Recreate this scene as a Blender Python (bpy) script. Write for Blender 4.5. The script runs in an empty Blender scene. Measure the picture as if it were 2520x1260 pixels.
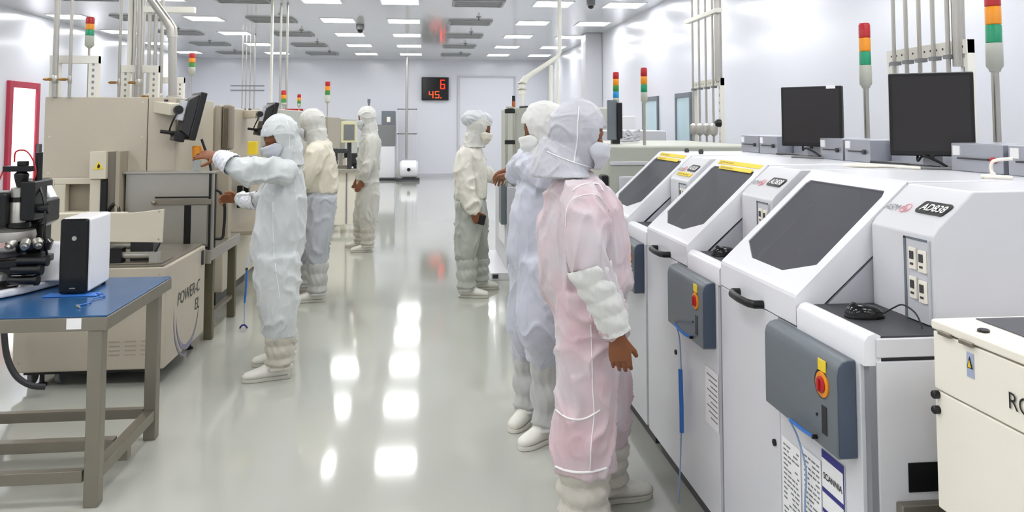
import bpy, bmesh, math, random
import numpy as np
from mathutils import Vector, Matrix, noise
from mathutils.bvhtree import BVHTree
random.seed(7); np.random.seed(7)
SC = bpy.context.scene
COL = SC.collection

# ------------------------------------------------------------ camera, world, exposure
FOC = 1960.0; YAW = math.atan(213/1960.0); PITCH = math.radians(3.4); EYE = 1.62
PX = 1260.0; PY = 303 - FOC*math.tan(PITCH)
cam_d = bpy.data.cameras.new('camera'); cam = bpy.data.objects.new('camera', cam_d); COL.objects.link(cam)
cam.location = (0, 0, EYE); cam.rotation_euler = (math.pi/2 + PITCH, 0, -YAW)
cam_d.sensor_width = 36; cam_d.sensor_fit = 'HORIZONTAL'; cam_d.lens = FOC/2520*36
cam_d.shift_y = -(630 - PY)/2520; cam_d.clip_start = .05
SC.camera = cam
wd = bpy.data.worlds.new('world'); SC.world = wd; wd.use_nodes = True
wd.node_tree.nodes['Background'].inputs[0].default_value = (.9, .93, 1, 1)
wd.node_tree.nodes['Background'].inputs[1].default_value = .5
SC.view_settings.view_transform = 'Standard'; SC.view_settings.look = 'None'
SC.view_settings.exposure = 0.36; SC.view_settings.gamma = 1; SC.view_settings.use_curve_mapping = False
LAMP = 13          # strength of the ceiling light panels
CEIL = 3.54; XL = -6.92; XR = 3.74; YF = 24.36; YB = -3.5

_f = Vector((math.sin(YAW)*math.cos(PITCH), math.cos(YAW)*math.cos(PITCH), math.sin(PITCH)))
_r = Vector((math.cos(YAW), -math.sin(YAW), 0)); _u = _r.cross(_f)
def on(x, y, X=None, Y=None, Z=None):
    """point of the room seen at pixel (x, y) of the 2520 x 1260 photograph on a plane X=, Y= or Z="""
    d = _f*FOC + _r*(x-PX) - _u*(y-PY)
    i, v = (0, X) if X is not None else (1, Y) if Y is not None else (2, Z)
    c = Vector((0, 0, EYE))
    return c + d*((v-c[i])/d[i])

# ------------------------------------------------------------ materials
def lin(c):
    if isinstance(c, str):
        c = [int(c[i:i+2], 16)/255 for i in (0, 2, 4)]
    return tuple(((v/12.92) if v <= .04045 else ((v+.055)/1.055)**2.4) for v in c[:3]) + (1,)
MATS = {}
def mat(name, col, rough=.5, metal=0, emit=0, bump=0, bscale=40, var=0, vscale=3, rvar=0, coat=0, alpha=1, trans=0, stretch=None, sss=0):
    if name in MATS: return MATS[name]
    m = bpy.data.materials.new(name); m.use_nodes = True; MATS[name] = m
    nt = m.node_tree; n = nt.nodes; l = nt.links; b = n['Principled BSDF']
    c = lin(col)
    b.inputs['Base Color'].default_value = c; b.inputs['Roughness'].default_value = rough
    b.inputs['Metallic'].default_value = metal
    b.inputs['Coat Weight'].default_value = coat; b.inputs['Coat Roughness'].default_value = .08
    b.inputs['Alpha'].default_value = alpha
    b.inputs['Transmission Weight'].default_value = trans
    if emit:
        b.inputs['Emission Color'].default_value = c; b.inputs['Emission Strength'].default_value = emit
    tc = None
    def coords():
        nonlocal tc
        if tc is None:
            t = n.new('ShaderNodeTexCoord'); mp = n.new('ShaderNodeMapping'); l.new(t.outputs['Object'], mp.inputs[0])
            if stretch: mp.inputs['Scale'].default_value = stretch
            tc = mp.outputs[0]
        return tc
    if var:
        t = n.new('ShaderNodeTexNoise'); t.inputs['Scale'].default_value = vscale; t.inputs['Detail'].default_value = 4
        l.new(coords(), t.inputs['Vector'])
        mx = n.new('ShaderNodeMix'); mx.data_type = 'RGBA'
        mx.inputs[6].default_value = tuple(max(0, v*(1-var)) for v in c[:3])+(1,)
        mx.inputs[7].default_value = tuple(min(1, v*(1+var)) for v in c[:3])+(1,)
        l.new(t.outputs['Fac'], mx.inputs[0]); l.new(mx.outputs[2], b.inputs['Base Color'])
    if rvar:
        t = n.new('ShaderNodeTexNoise'); t.inputs['Scale'].default_value = vscale*1.7; t.inputs['Detail'].default_value = 3
        l.new(coords(), t.inputs['Vector'])
        mr = n.new('ShaderNodeMapRange'); mr.inputs['To Min'].default_value = max(.01, rough-rvar); mr.inputs['To Max'].default_value = rough+rvar
        l.new(t.outputs['Fac'], mr.inputs[0]); l.new(mr.outputs[0], b.inputs['Roughness'])
    if bump:
        t = n.new('ShaderNodeTexNoise'); t.inputs['Scale'].default_value = bscale; t.inputs['Detail'].default_value = 3
        l.new(coords(), t.inputs['Vector'])
        bp = n.new('ShaderNodeBump'); bp.inputs['Strength'].default_value = bump; bp.inputs['Distance'].default_value = .01
        l.new(t.outputs['Fac'], bp.inputs['Height']); l.new(bp.outputs[0], b.inputs['Normal'])
    return m
WALL = mat('wall_panel', 'e2e4ec', .16, rvar=.05, vscale=.8, bump=.015, bscale=1.5, coat=.35)
WALL.node_tree.nodes['Principled BSDF'].inputs['Coat Roughness'].default_value = .3
CEILM = mat('ceiling_panel', 'd3d5d8', .1, rvar=.03, vscale=.6, bump=.01, bscale=1.2)
FLOOR = mat('floor_epoxy', 'b9bab1', .075, var=.05, vscale=.8, rvar=.02, bump=.01, bscale=1.1, coat=.3)
WHITE = mat('white_paint', 'dcdce0', .3, bump=.03, bscale=120)
WHITE2 = mat('white_gloss', 'ececf0', .22)
GREYW = mat('grey_white_paint', 'c9cad0', .38, bump=.04, bscale=150)
CREAM = mat('cream_paint', 'f6f0e2', .35, bump=.04, bscale=150)
BEIGE = mat('beige_paint', 'bdb4a3', .42, bump=.06, bscale=160, var=.03)
BEIGE2 = mat('beige_light', 'd3cbb8', .42, bump=.05, bscale=160)
BEIGED = mat('beige_dark', 'a59c8a', .5, bump=.05, bscale=160)
GREENG = mat('grey_green_paint', 'b4b7ab', .45)
SEAM = mat('seam_dark', '3c3c40', .6)
SEAML = mat('seam_grey', '8a8a90', .6)
STEEL = mat('brushed_steel', 'b9b6ae', .34, metal=.8, rvar=.06, vscale=3, stretch=(1, 1, 3))
STEELD = mat('satin_steel', '8f887c', .42, metal=.7, rvar=.08, vscale=5, var=.06)
PIPE = mat('pipe_steel', 'b3b0a8', .28, metal=.8)
PIPEW = mat('pipe_white', 'e6e4da', .35)
BLACK = mat('black_plastic', '0a0a0c', .34)
BLACKG = mat('black_gloss', '040406', .14)
SCREEN = mat('screen_dark', '262222', .3)
DGREY = mat('dark_grey', '3a3a3e', .5)
MGREY = mat('mid_grey', '7d7e80', .5)
SLATE = mat('slate_grey', '6a7178', .4, bump=.03, bscale=200)
SLATEB = mat('slate_blue', '4a5668', .42)
BLUEMAT = mat('blue_mat', '2a5785', .22, rvar=.04, vscale=3)
BLUE = mat('blue_cord', '2f6fc4', .4)
BLUEL = mat('blue_cord_light', '8aa6cf', .4)
YELLOW = mat('yellow_label', 'f0d232', .5)
RED = mat('red_plastic', 'b3121d', .35)
REDF = mat('red_frame', 'b5304a', .4)
AMBER = mat('amber_plastic', 'e8920f', .35)
GREEN = mat('green_plastic', '0f9066', .35)
GREEN2 = mat('green_plastic_dull', '3c8a3c', .35)
BLUEP = mat('blue_plastic', '1f8fd0', .35)
PAPER = mat('paper_white', 'f2f1f2', .6)
INK = mat('ink_black', '1c1c20', .6)
NAVY = mat('ink_navy', '2f2f80', .6)
PINK = mat('ink_pink', 'e08a92', .6)
BRASS = mat('brass', '9a7440', .35, metal=.8)
SKIN = mat('skin', '85502f', .5, var=.1, vscale=30)
HAIR = mat('hair_dark', '1c120e', .6)
EYEW = mat('eye_white', 'e0dcd4', .3)
LIGHTM = mat('lamp_diffuser', 'ffffff', .5, emit=LAMP)
DUCTM = mat('grey_grille', 'a3a6a8', .6)
LEDR = mat('led_red', 'ff2a14', .4, emit=1.3)
LEDO = mat('led_orange', 'ff4a18', .4, emit=1.3)
BRIGHT = mat('backlit_pane', 'fff6f4', .4, emit=1.25)
PALEB = mat('pale_blue_glazing', 'bcd4dc', .12, rvar=.02)
def glassmat(name, tint, mixf, rough=.06, base=(.1, .1, .11, 1)):
    m = bpy.data.materials.new(name); m.use_nodes = True; nt = m.node_tree; n = nt.nodes; l = nt.links
    b = n['Principled BSDF']; b.inputs['Base Color'].default_value = base; b.inputs['Roughness'].default_value = rough
    tr = n.new('ShaderNodeBsdfTransparent'); tr.inputs[0].default_value = tint
    mx = n.new('ShaderNodeMixShader'); mx.inputs[0].default_value = mixf
    l.new(b.outputs[0], mx.inputs[1]); l.new(tr.outputs[0], mx.inputs[2]); l.new(mx.outputs[0], n['Material Output'].inputs[0])
    return m
SMOKED = glassmat('smoked_pane', (.55, .55, .6, 1), .42, .1, (.15, .148, .17, 1))
CLEAR = glassmat('clear_pane', (.9, .95, .97, 1), .7, .05, (.5, .56, .6, 1))

# ------------------------------------------------------------ mesh building
class B:
    def __init__(s): s.v = []; s.f = []
    def add(s, vs, fs):
        o = len(s.v); s.v += [tuple(v) for v in vs]; s.f += [tuple(i+o for i in f) for f in fs]; return s
    def box(s, x0, x1, y0, y1, z0, z1):
        vs = [(x, y, z) for z in (z0, z1) for y in (y0, y1) for x in (x0, x1)]
        return s.add(vs, [(0, 2, 3, 1), (4, 5, 7, 6), (0, 1, 5, 4), (2, 6, 7, 3), (0, 4, 6, 2), (1, 3, 7, 5)])
    def obox(s, c, ax, ay, az):
        c, ax, ay, az = map(Vector, (c, ax, ay, az))
        vs = [c+i*ax+j*ay+k*az for k in (-1, 1) for j in (-1, 1) for i in (-1, 1)]
        return s.add(vs, [(0, 2, 3, 1), (4, 5, 7, 6), (0, 1, 5, 4), (2, 6, 7, 3), (0, 4, 6, 2), (1, 3, 7, 5)])
    def prism(s, poly, ext):
        e = Vector(ext); n = len(poly); p = [Vector(q) for q in poly]
        s.add(p+[q+e for q in p], [tuple(range(n))[::-1], tuple(range(n, 2*n))]+[(i, (i+1) % n, n+(i+1) % n, n+i) for i in range(n)])
        return s
    def tube(s, pts, r, n=10, cap=True, ell=1.0, side=None):
        pts = [Vector(p) for p in pts]; rs = r if isinstance(r, (list, tuple)) else [r]*len(pts)
        rings = []; ref = None
        for i, p in enumerate(pts):
            d = (pts[min(i+1, len(pts)-1)]-pts[max(i-1, 0)]).normalized()
            if ref is None:
                ref = Vector(side) if side else (Vector((0, 0, 1)) if abs(d.z) < .9 else Vector((1, 0, 0)))
            a = (ref-d*ref.dot(d)).normalized(); b = d.cross(a); 
            if not side: ref = a
            rings.append([p+(a*math.cos(t)*ell+b*math.sin(t))*rs[i] for t in [2*math.pi*k/n for k in range(n)]])
        vs = [v for q in rings for v in q]; fs = []
        for i in range(len(pts)-1):
            for k in range(n):
                fs.append((i*n+k, i*n+(k+1) % n, (i+1)*n+(k+1) % n, (i+1)*n+k))
        if cap: fs += [tuple(range(n))[::-1], tuple(range((len(pts)-1)*n, len(pts)*n))]
        return s.add(vs, fs)
    def cyl(s, a, b, r, n=16, r2=None): return s.tube([a, b], [r, r if r2 is None else r2], n)
    def lathe(s, prof, c=(0, 0, 0), ax='z', n=20):
        vs = []; c = Vector(c)
        for r, h in prof:
            for k in range(n):
                t = 2*math.pi*k/n; a, b = r*math.cos(t), r*math.sin(t)
                vs.append(c+Vector({'z': (a, b, h), 'x': (h, a, b), 'y': (b, h, a)}[ax]))
        m = len(prof); fs = [(i*n+k, i*n+(k+1) % n, (i+1)*n+(k+1) % n, (i+1)*n+k) for i in range(m-1) for k in range(n)]
        fs += [tuple(range(n))[::-1], tuple(range((m-1)*n, m*n))]
        return s.add(vs, fs)
    def ball(s, c, r, n=14, sc=(1, 1, 1)):
        m = n//2; c = Vector(c)
        vs = [c+Vector((sc[0]*math.cos(2*math.pi*k/n)*math.sin(math.pi*i/m), sc[1]*math.sin(2*math.pi*k/n)*math.sin(math.pi*i/m), sc[2]*math.cos(math.pi*i/m)))*r
              for i in range(1, m) for k in range(n)]
        vs += [c+Vector((0, 0, sc[2]*r)), c-Vector((0, 0, sc[2]*r))]; T = len(vs)-2
        fs = [(i*n+k, (i+1)*n+k, (i+1)*n+(k+1) % n, i*n+(k+1) % n) for i in range(m-2) for k in range(n)]
        fs += [(T, k, (k+1) % n) for k in range(n)]+[(T+1, (m-2)*n+(k+1) % n, (m-2)*n+k) for k in range(n)]
        return s.add(vs, fs)
    def build(s, name, m, parent=None, bevel=0, seg=2, flat=False, local=False, ang=.7):
        me = bpy.data.meshes.new(name)
        off = ORG.get(parent.name, Vector()) if (parent and not local) else Vector()
        if parent is not None and not local and parent.name not in ORG: off = Vector()
        me.from_pydata([tuple(Vector(v)-off) for v in s.v], [], s.f); me.validate(); me.update()
        bm = bmesh.new(); bm.from_mesh(me); bmesh.ops.recalc_face_normals(bm, faces=bm.faces); bm.to_mesh(me); bm.free()
        if not flat:
            me.shade_smooth(); me.set_sharp_from_angle(angle=ang)
        me.materials.append(m)
        o = bpy.data.objects.new(name, me); COL.objects.link(o)
        if parent is not None:
            o.parent = parent; ORG[o.name] = off
        if bevel:
            bv = o.modifiers.new('bevel', 'BEVEL'); bv.width = bevel; bv.segments = seg; bv.limit_method = 'ANGLE'; bv.angle_limit = .6
            bv.harden_normals = True
        return o
ORG = {}
def thing(name, label, cat, loc=(0, 0, 0), group=None, rz=0):
    o = bpy.data.objects.new(name, None); COL.objects.link(o); o.location = loc; o.rotation_euler[2] = rz
    o.empty_display_size = .1; o['label'] = label; o['category'] = cat
    if group: o['group'] = group
    ORG[o.name] = Vector(loc); return o
def tag(o, label, cat, group=None):
    o['label'] = label; o['category'] = cat
    if group: o['group'] = group
    return o
def struct(b, name, m, parent=None, **k):
    o = b.build(name, m, parent, **k)
    if parent is None: o['kind'] = 'structure'
    return o
def kids(o): return list(KIDMAP.get(o.name, []))
def copy_tree(o, loc=None, label=None, group=None):
    ch = {}
    for q in bpy.data.objects:
        if q.parent: ch.setdefault(q.parent.name, []).append(q)
    def rec(a, par):
        c = a.copy(); COL.objects.link(c)
        if par: c.parent = par
        for k in ch.get(a.name, []): rec(k, c)
        return c
    c = rec(o, None)
    if loc is not None: c.location = loc
    if label: c['label'] = label
    if group: c['group'] = group
    return c
def text(s, size, name, m, parent, origin, ux, uy, depth=.001, local=False, align='LEFT', bold=0, shear=0):
    """flat lettering as real mesh: origin = left baseline, ux/uy = directions of writing and of letter height"""
    cu = bpy.data.curves.new(name, 'FONT'); cu.body = s; cu.size = 1; cu.align_x = align; cu.offset = bold; cu.shear = shear
    cu.resolution_u = 4
    o = bpy.data.objects.new('tmp', cu); COL.objects.link(o)
    me = bpy.data.meshes.new_from_object(o.evaluated_get(bpy.context.evaluated_depsgraph_get()))
    vs = [v.co.copy() for v in me.vertices]; fs = [tuple(p.vertices) for p in me.polygons]
    bpy.data.objects.remove(o); bpy.data.curves.remove(cu); bpy.data.meshes.remove(me)
    ux = Vector(ux).normalized(); uy = Vector(uy).normalized(); nn = ux.cross(uy)
    b = B(); O = Vector(origin)
    b.add([O+(ux*v.x+uy*v.y)*size+nn*depth for v in vs], fs)
    return b.build(name, m, parent, flat=True, local=local)
def plate(c, u, v, t, b=None):
    """thin plate centred at c with half-extents u, v, and thickness vector t"""
    b = b or B(); c = Vector(c)+Vector(t)/2
    return b.obox(c, u, v, Vector(t)/2)
def arc(c, r, a0, a1, n, u, v):
    c, u, v = Vector(c), Vector(u), Vector(v)
    return [c+(u*math.cos(a0+(a1-a0)*i/n)+v*math.sin(a0+(a1-a0)*i/n))*r for i in range(n+1)]

# ============================================================ ROOM
struct(B().box(XL-.2, XR+.2, YB-.2, YF+.2, -.1, 0), 'floor', FLOOR)
struct(B().box(XL-.2, XR+.2, YB-.2, YF+.2, CEIL, CEIL+.1), 'ceiling', CEILM)
struct(B().box(XL-.2, XR+.2, YF, YF+.2, 0, CEIL), 'wall_far', WALL)
struct(B().box(XL-.2, XR+.2, YB-.2, YB, 0, CEIL), 'wall_back', WALL)
struct(B().box(XL-.2, XL, YB, YF, 0, CEIL), 'wall_left', WALL)
struct(B().box(XR, XR+.2, YB, YF, 0, CEIL), 'wall_right', WALL)
struct(B().box(XL, XR, YF-.02, YF, 0, .1), 'baseboard_far', GREYW)
struct(B().box(XR-.02, XR, YB, YF-.02, 0, .1), 'baseboard_right', GREYW)
struct(B().box(XL, XL+.02, YB, YF-.02, 0, .1), 'baseboard_left', GREYW)
# far wall service door, flush panel with a slim raised outline
d = struct(B().box(1.03, 2.7, YF-.03, YF, .1, 3.0), 'door_1', WALL, bevel=.004)
b = B(); b.box(.97, 1.03, YF-.05, YF, .1, 3.06); b.box(2.7, 2.76, YF-.05, YF, .1, 3.06); b.box(1.03, 2.7, YF-.05, YF, 3.0, 3.06)
b.build('door_frame', GREYW, d, bevel=.003)
# red framed lit door in the left wall
b = B()
b.box(XL, XL+.06, 14.05, 14.17, 0, 2.33); b.box(XL, XL+.06, 14.98, 15.1, 0, 2.33); b.box(XL, XL+.06, 14.17, 14.98, 2.22, 2.33); b.box(XL, XL+.06, 14.17, 14.98, 0, .12)
d = struct(b, 'door_2', REDF, bevel=.006)
B().box(XL, XL+.03, 14.17, 14.98, .12, 2.22).build('pane', BRIGHT, d)
B().box(XL+.06, XL+.13, 14.99, 15.08, 1.0, 1.25).build('door_handle', DGREY, d, bevel=.01)
# glazed openings in the right wall
for i, (y0, y1) in enumerate(((12.5, 13.42), (10.9, 11.6))):
    b = B(); b.box(XR-.03, XR, y0, y0+.05, .1, 2.06); b.box(XR-.03, XR, y1-.05, y1, .1, 2.06); b.box(XR-.03, XR, y0+.05, y1-.05, 1.99, 2.06); b.box(XR-.03, XR, y0+.05, y1-.05, 1.33, 1.37)
    w = struct(b, 'window_%d' % (i+1), SLATE, bevel=.004)
    B().box(XR-.015, XR-.002, y0+.05, y1-.05, .1, 1.33).build('pane', PALEB, w); B().box(XR-.015, XR-.002, y0+.05, y1-.05, 1.37, 1.99).build('pane', PALEB, w)
# column against the right wall
c = struct(B().box(3.38, XR, 16.6, 17.1, 0, CEIL), 'trim_1', GREYW, bevel=.02)
# fine recessed vertical joints of the wall panels (raised cover strips)
for k, y in enumerate(np.arange(-2.4, 24, 1.2)):
    pass
# ceiling lights
lt = thing('ceiling_light', 'square lit ceiling panel', 'ceiling light', (0, 0, CEIL))
b = B()
for s in (-1, 1): b.box(s*.3-.012, s*.3+.012, -.312, .312, CEIL-.012, CEIL); b.box(-.288, .288, s*.3-.012, s*.3+.012, CEIL-.012, CEIL)
b.build('frame', WHITE2, lt)
B().box(-.288, .288, -.288, .288, CEIL-.007, CEIL-.001).build('diffuser', LIGHTM, lt)
lx = [-6.38, -4.04, -1.63, -.41, 2.03, 3.2]; ly = [22.3, 19.88, 17.45, 15.05, 12.6, 10.18, 7.75, 5.33, 2.9, .5, -1.9]
cn = ['along the left wall', 'second from the left wall', 'left of the aisle', 'over the aisle', 'over the right machines', 'along the right wall']
rn = ['the far wall row', 'second row from the far wall', 'third row from the far wall', 'fourth row from the far wall', 'fifth row from the far wall',
      'sixth row from the far wall', 'seventh row from the far wall', 'eighth row from the far wall', 'ninth row from the far wall', 'tenth row from the far wall', 'nearest row behind the viewer']
first = True
for i, x in enumerate(lx):
    for j, y in enumerate(ly):
        lb = 'lit ceiling panel %s, in %s' % (cn[i], rn[j])
        if first: lt.location = (x, y, CEIL); lt['label'] = lb; lt['group'] = 'lit ceiling panels'; first = False
        else: copy_tree(lt, (x, y, CEIL), lb, 'lit ceiling panels')
# grey filter grilles
gv = thing('ceiling_vent', 'x', 'ceiling vent', (0, 0, CEIL))
b = B()
for s in (-1, 1): b.box(s*.39-.02, s*.39+.02, -.33, .33, CEIL-.03, CEIL); b.box(-.37, .37, s*.31-.02, s*.31+.02, CEIL-.03, CEIL)
b.build('frame', DUCTM, gv)
B().box(-.37, .37, -.29, .29, CEIL-.006, CEIL).build('filter', DUCTM, gv)
for k in range(5): B().box(-.37, .37, -.22+.11*k-.02, -.22+.11*k+.02, CEIL-.022, CEIL-.006).build('slat', DUCTM, gv)
vn = ['left of the beige machines', 'above the left operators', 'right of the aisle lights']
first = True
for i, x in enumerate((-5.18, -2.83, .83)):
    for j, y in enumerate(ly[:5]):
        lb = 'grey ceiling vent %s, in %s' % (vn[i], rn[j])
        if first: gv.location = (x, y, CEIL); gv['label'] = lb; gv['group'] = 'grey ceiling vents'; first = False
        else: copy_tree(gv, (x, y, CEIL), lb, 'grey ceiling vents')
sp = thing('sprinkler', 'x', 'sprinkler', (0, 0, CEIL))
b = B(); b.lathe([(.045, CEIL), (.045, CEIL-.012), (.012, CEIL-.014), (.012, CEIL-.06), (.03, CEIL-.062), (.03, CEIL-.07)], n=12); b.build('head', MGREY, sp)
first = True
for x, nm in ((-5.0, 'far left'), (-2.55, 'middle left'), (.95, 'right')):
    for j in range(5):
        lb = 'small ceiling sprinkler on the %s line, by %s' % (nm, rn[j]); L = (x, ly[j]-.75, CEIL)
        if first: sp.location = L; sp['label'] = lb; sp['group'] = 'ceiling sprinklers'; first = False
        else: copy_tree(sp, L, lb, 'ceiling sprinklers')
dm = thing('security_camera', 'grey dome camera hanging from the ceiling left of the aisle', 'camera', (-1.27, 15.64, CEIL))
b = B(); b.lathe([(.075, CEIL), (.08, CEIL-.03), (.08, CEIL-.1), (.06, CEIL-.11)], (-1.27, 15.64, 0)); b.build('housing', MGREY, dm)
b = B(); b.ball((-1.27, 15.64, CEIL-.11), .06); b.build('lens_dome', BLACKG, dm)
b = B(); b.lathe([(.06, CEIL), (.07, CEIL-.02), (.07, CEIL-.09), (.05, CEIL-.1)], (2.55, 12.1, 0))
dm = thing('security_camera', 'small dome camera on the ceiling near the right wall', 'camera', (2.55, 12.1, CEIL)); b.build('housing', MGREY, dm)
b = B(); b.ball((2.55, 12.1, CEIL-.1), .05); b.build('lens_dome', BLACKG, dm)

# digital clock on the far wall
ck = thing('digital_clock', 'black digital clock with red numerals hung on the far wall', 'clock', (.29, YF-.12, 2.31))
B().box(-.12, .7, YF-.14, YF-.001, 2.31, 3.01).build('case', BLACK, ck, bevel=.02)
B().box(-.09, .67, YF-.146, YF-.14, 2.34, 2.98).build('face', BLACKG, ck)
def seg7(b, ch, x, z, w, h, t):
    S = {'6': 'acdefg', '4': 'bcfg', '5': 'acdfg', '8': 'abcdefg'}[ch]
    y0, y1 = YF-.151, YF-.145; m = z+h/2
    R = dict(a=(x, x+w, z+h-t, z+h), g=(x, x+w, m-t/2, m+t/2), d=(x, x+w, z, z+t), f=(x, x+t, m, z+h), b=(x+w-t, x+w, m, z+h), e=(x, x+t, z, m), c=(x+w-t, x+w, z, m))
    for k in S: q = R[k]; b.box(q[0]+.004, q[1]-.004, y0, y1, q[2]+.004, q[3]-.004)
b = B(); seg7(b, '6', .44, 2.65, .15, .29, .035); b.build('numeral', LEDR, ck)
b = B(); seg7(b, '4', .1, 2.37, .14, .22, .03); b.build('numeral', LEDO, ck)
b = B(); seg7(b, '5', .28, 2.37, .14, .22, .03); b.box(.45, .48, YF-.151, YF-.145, 2.37, 2.4); b.build('numeral', LEDO, ck)

# ============================================================ RIGHT ROW OF WHITE MACHINES
MX, M0 = 1.12, 1.96
def bonder(k, label):
    y0 = M0+k*1.012
    r = thing('die_bonder', label, 'machine', (MX, y0, 0), 'row of white lidded machines')
    L = dict(local=True)
    # lower cabinet core and proud panels
    B().box(.012, 1.15, .006, 1.004, .09, 1.0).build('cabinet', SEAML, r, **L)
    B().box(.05, 1.1, .05, .96, .0, .09).build('plinth', DGREY, r, **L)
    B().box(0, .02, .03, .508, .1, 1.0).build('front_panel', WHITE, r, bevel=.003, **L)
    B().box(0, .02, .513, 1.003, .1, 1.003).build('door', WHITE, r, bevel=.003, **L)
    # side panels facing the viewer
    b = B(); b.prism([(.03, 0, 1.01), (1.15, 0, 1.01), (1.15, 0, .1), (.2, 0, .1), (.2, 0, .66), (.105, 0, .66), (.105, 0, .757), (.03+.07, 0, .757), (.03, 0, .757)][:1]+[(1.15, 0, 1.01), (1.15, 0, .1), (.03, 0, .1)], (0, .01, 0))
    b.build('side_panel', WHITE, r, bevel=.002, **L)
    B().box(.03, 1.15, 0, .012, 1.02, 1.068).build('side_strip', WHITE, r, bevel=.003, **L)
    B().box(.106, .3, -.003, .004, .685, .757).build('cable_recess', BLACK, r, **L)
    if k == 0: B().box(.07, .6, -.03, .0, .60, .665).build('side_ledge', STEELD, r, bevel=.004, **L)
    # shelf with dark mat and rounded lip
    b = B(); b.prism([(.0, .006, 1.0), (0, .006, 1.06), (.012, .006, 1.075), (.03, .006, 1.08), (.045, .006, 1.075), (.045, .006, 1.0)], (0, .372, 0))
    b.build('shelf_lip', WHITE2, r, ang=1.0, **L)
    B().box(.045, .3, .012, .378, 1.0, 1.072).build('shelf_mat', DGREY, r, **L)
    # housing beside the lid
    b = B(); b.prism([(.245, .08, 1.0), (.245, .08, 1.312), (.26, .08, 1.333), (.37, .08, 1.434), (1.15, .08, 1.44), (1.15, .08, 1.0)], (0, .298, 0))
    b.build('housing', WHITE, r, bevel=.006, **L)
    b = B(); b.box(.235, .245, .09, .195, 1.075, 1.3); fr = b.build('instrument_panel', GREYW, r, bevel=.001, **L)
    b = B(); b.box(.2335, .2365, .185, .196, 1.075, 1.3); b.box(.2335, .2365, .09, .196, 1.296, 1.302); b.build('recess_edge', SLATE, fr, **L)
    for i, (yy, zz) in enumerate(((.15, 1.245), (.108, 1.242), (.15, 1.165), (.108, 1.16))):
        g = B().box(.228, .235, yy-.016, yy+.016, zz-.03, zz+.03).build('gauge', CREAM, fr, bevel=.002, **L)
        B().box(.2265, .2282, yy-.009, yy+.009, zz-.002, zz+.02).build('display', DGREY, g, **L)
        B().box(.2265, .2282, yy-.007, yy+.007, zz-.018, zz-.012).build('button', DGREY, g, **L)
    # lid: slanted shell with octagonal smoked pane
    def sl(x, y, off=0):   # point on the slanted face
        return Vector((x-off*.68, y, 1.095+.925*x+off*.73))
    y_0, y_1 = .385, 1.0
    b = B()
    out = [(.012, y_0), (.37, y_0), (.37, y_1), (.012, y_1)]
    win = [(.047, .574), (.092, .43), (.317, .435), (.335, .45), (.335, .94), (.32, .955), (.091, .955), (.047, .82)]
    ovi = [0, 0, 1, 1, 2, 2, 3, 3]
    for off, fl in ((0, 0), (-.018, 1)):
        vs = [sl(x, y, off) for x, y in out]+[sl(x, y, off) for x, y in win]
        fs = []
        for i in range(8):
            j = (i+1) % 8; a, c2 = ovi[i], ovi[j]
            f = [4+i, 4+j, c2] if a == c2 else [4+i, 4+j, c2, a]
            fs.append(tuple(f))
        b.add(vs, fs)
    o = len(b.v)-12
    for i in range(8): b.f.append((4+i, 4+(i+1) % 8, o+4+(i+1) % 8, o+4+i))
    # rounded nose and front face
    nose = [(.012, 1.1061), (.004, 1.098), (0, 1.088), (0, 1.008), (.02, 1.008)]
    for i in range(4):
        (xa, za), (xb, zb) = nose[i], nose[i+1]
        b.add([(xa, y_0, za), (xa, y_1, za), (xb, y_1, zb), (xb, y_0, zb)], [(0, 1, 2, 3)])
    for yy in (y_0, y_1):
        b.add([(.37, yy, 1.437), (.37, yy, 1.318), (.02, yy, 1.008)]+[(x, yy, z) for x, z in nose[:4][::-1]], [(0, 1, 2, 3, 4, 5, 6)])
    lid = b.build('lid', WHITE2, r, ang=.5, **L)
    b = B(); b.prism([sl(x, y, -.004) for x, y in win], (sl(0, 0, -.008)-sl(0, 0, -.004))); b.build('pane', SMOKED, lid, flat=True, **L)
    # interior of the hood
    b = B(); b.prism([(.03, .40, 1.0), (.35, .40, 1.29), (.35, .40, 1.0)], (0, .59, 0)); 
    B().box(.56, .6, .39, .99, 1.0, 1.42).build('inner_wall', MGREY, r, **L)
    B().box(.04, .56, .39, .99, 1.0, 1.012).build('inner_floor', MGREY, r, **L)
    b = B(); b.obox((.3, .62, 1.1), (.25, .1, .02), (-.006, .02, 0), (0, 0, .03)); b.obox((.33, .80, 1.12), (.12, 0, 0), (0, .006, .0), (.02, 0, .12)); b.build('inner_rail', GREYW, r, **L)
    # hood side below the lid, top cover
    b = B()
    for yy in (.388, .988): B().prism([(.03, yy, 1.0), (.37, yy, 1.31), (.37, yy, 1.0)], (0, .012, 0)).build('hood_side', GREYW, r, **L)
    o_ = None
    B().box(.372, 1.15, .385, 1.0, 1.40, 1.44).build('top_cover', WHITE, r, bevel=.006, **L)
    # black bow handle
    pts = [(0, .82, 1.018), (-.03, .815, 1.02), (-.042, .79, 1.02), (-.045, .72, 1.018), (-.042, .65, 1.018), (-.03, .625, 1.018), (0, .62, 1.018)]
    b = B(); b.tube(pts, .011, 10, ell=1.25); b.build('handle', BLACK, r, **L)
    b = B(); b.lathe([(.011, 0), (.011, -.006), (.007, -.008)], (0, .548, .6), 'x', 14); b.build('lock', BLACK, r, **L)
    # slate switch box
    b = B(); pr = [(0, .75), (-.052, .75), (-.055, .755), (-.055, .965), (-.05, .985), (-.038, .998), (-.02, 1.003), (0, 1.003)]
    b.prism([(x, .05, z) for x, z in pr], (0, .44, 0)); sb = b.build('switch_box', SLATE, r, bevel=.004, ang=.8, **L)
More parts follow.
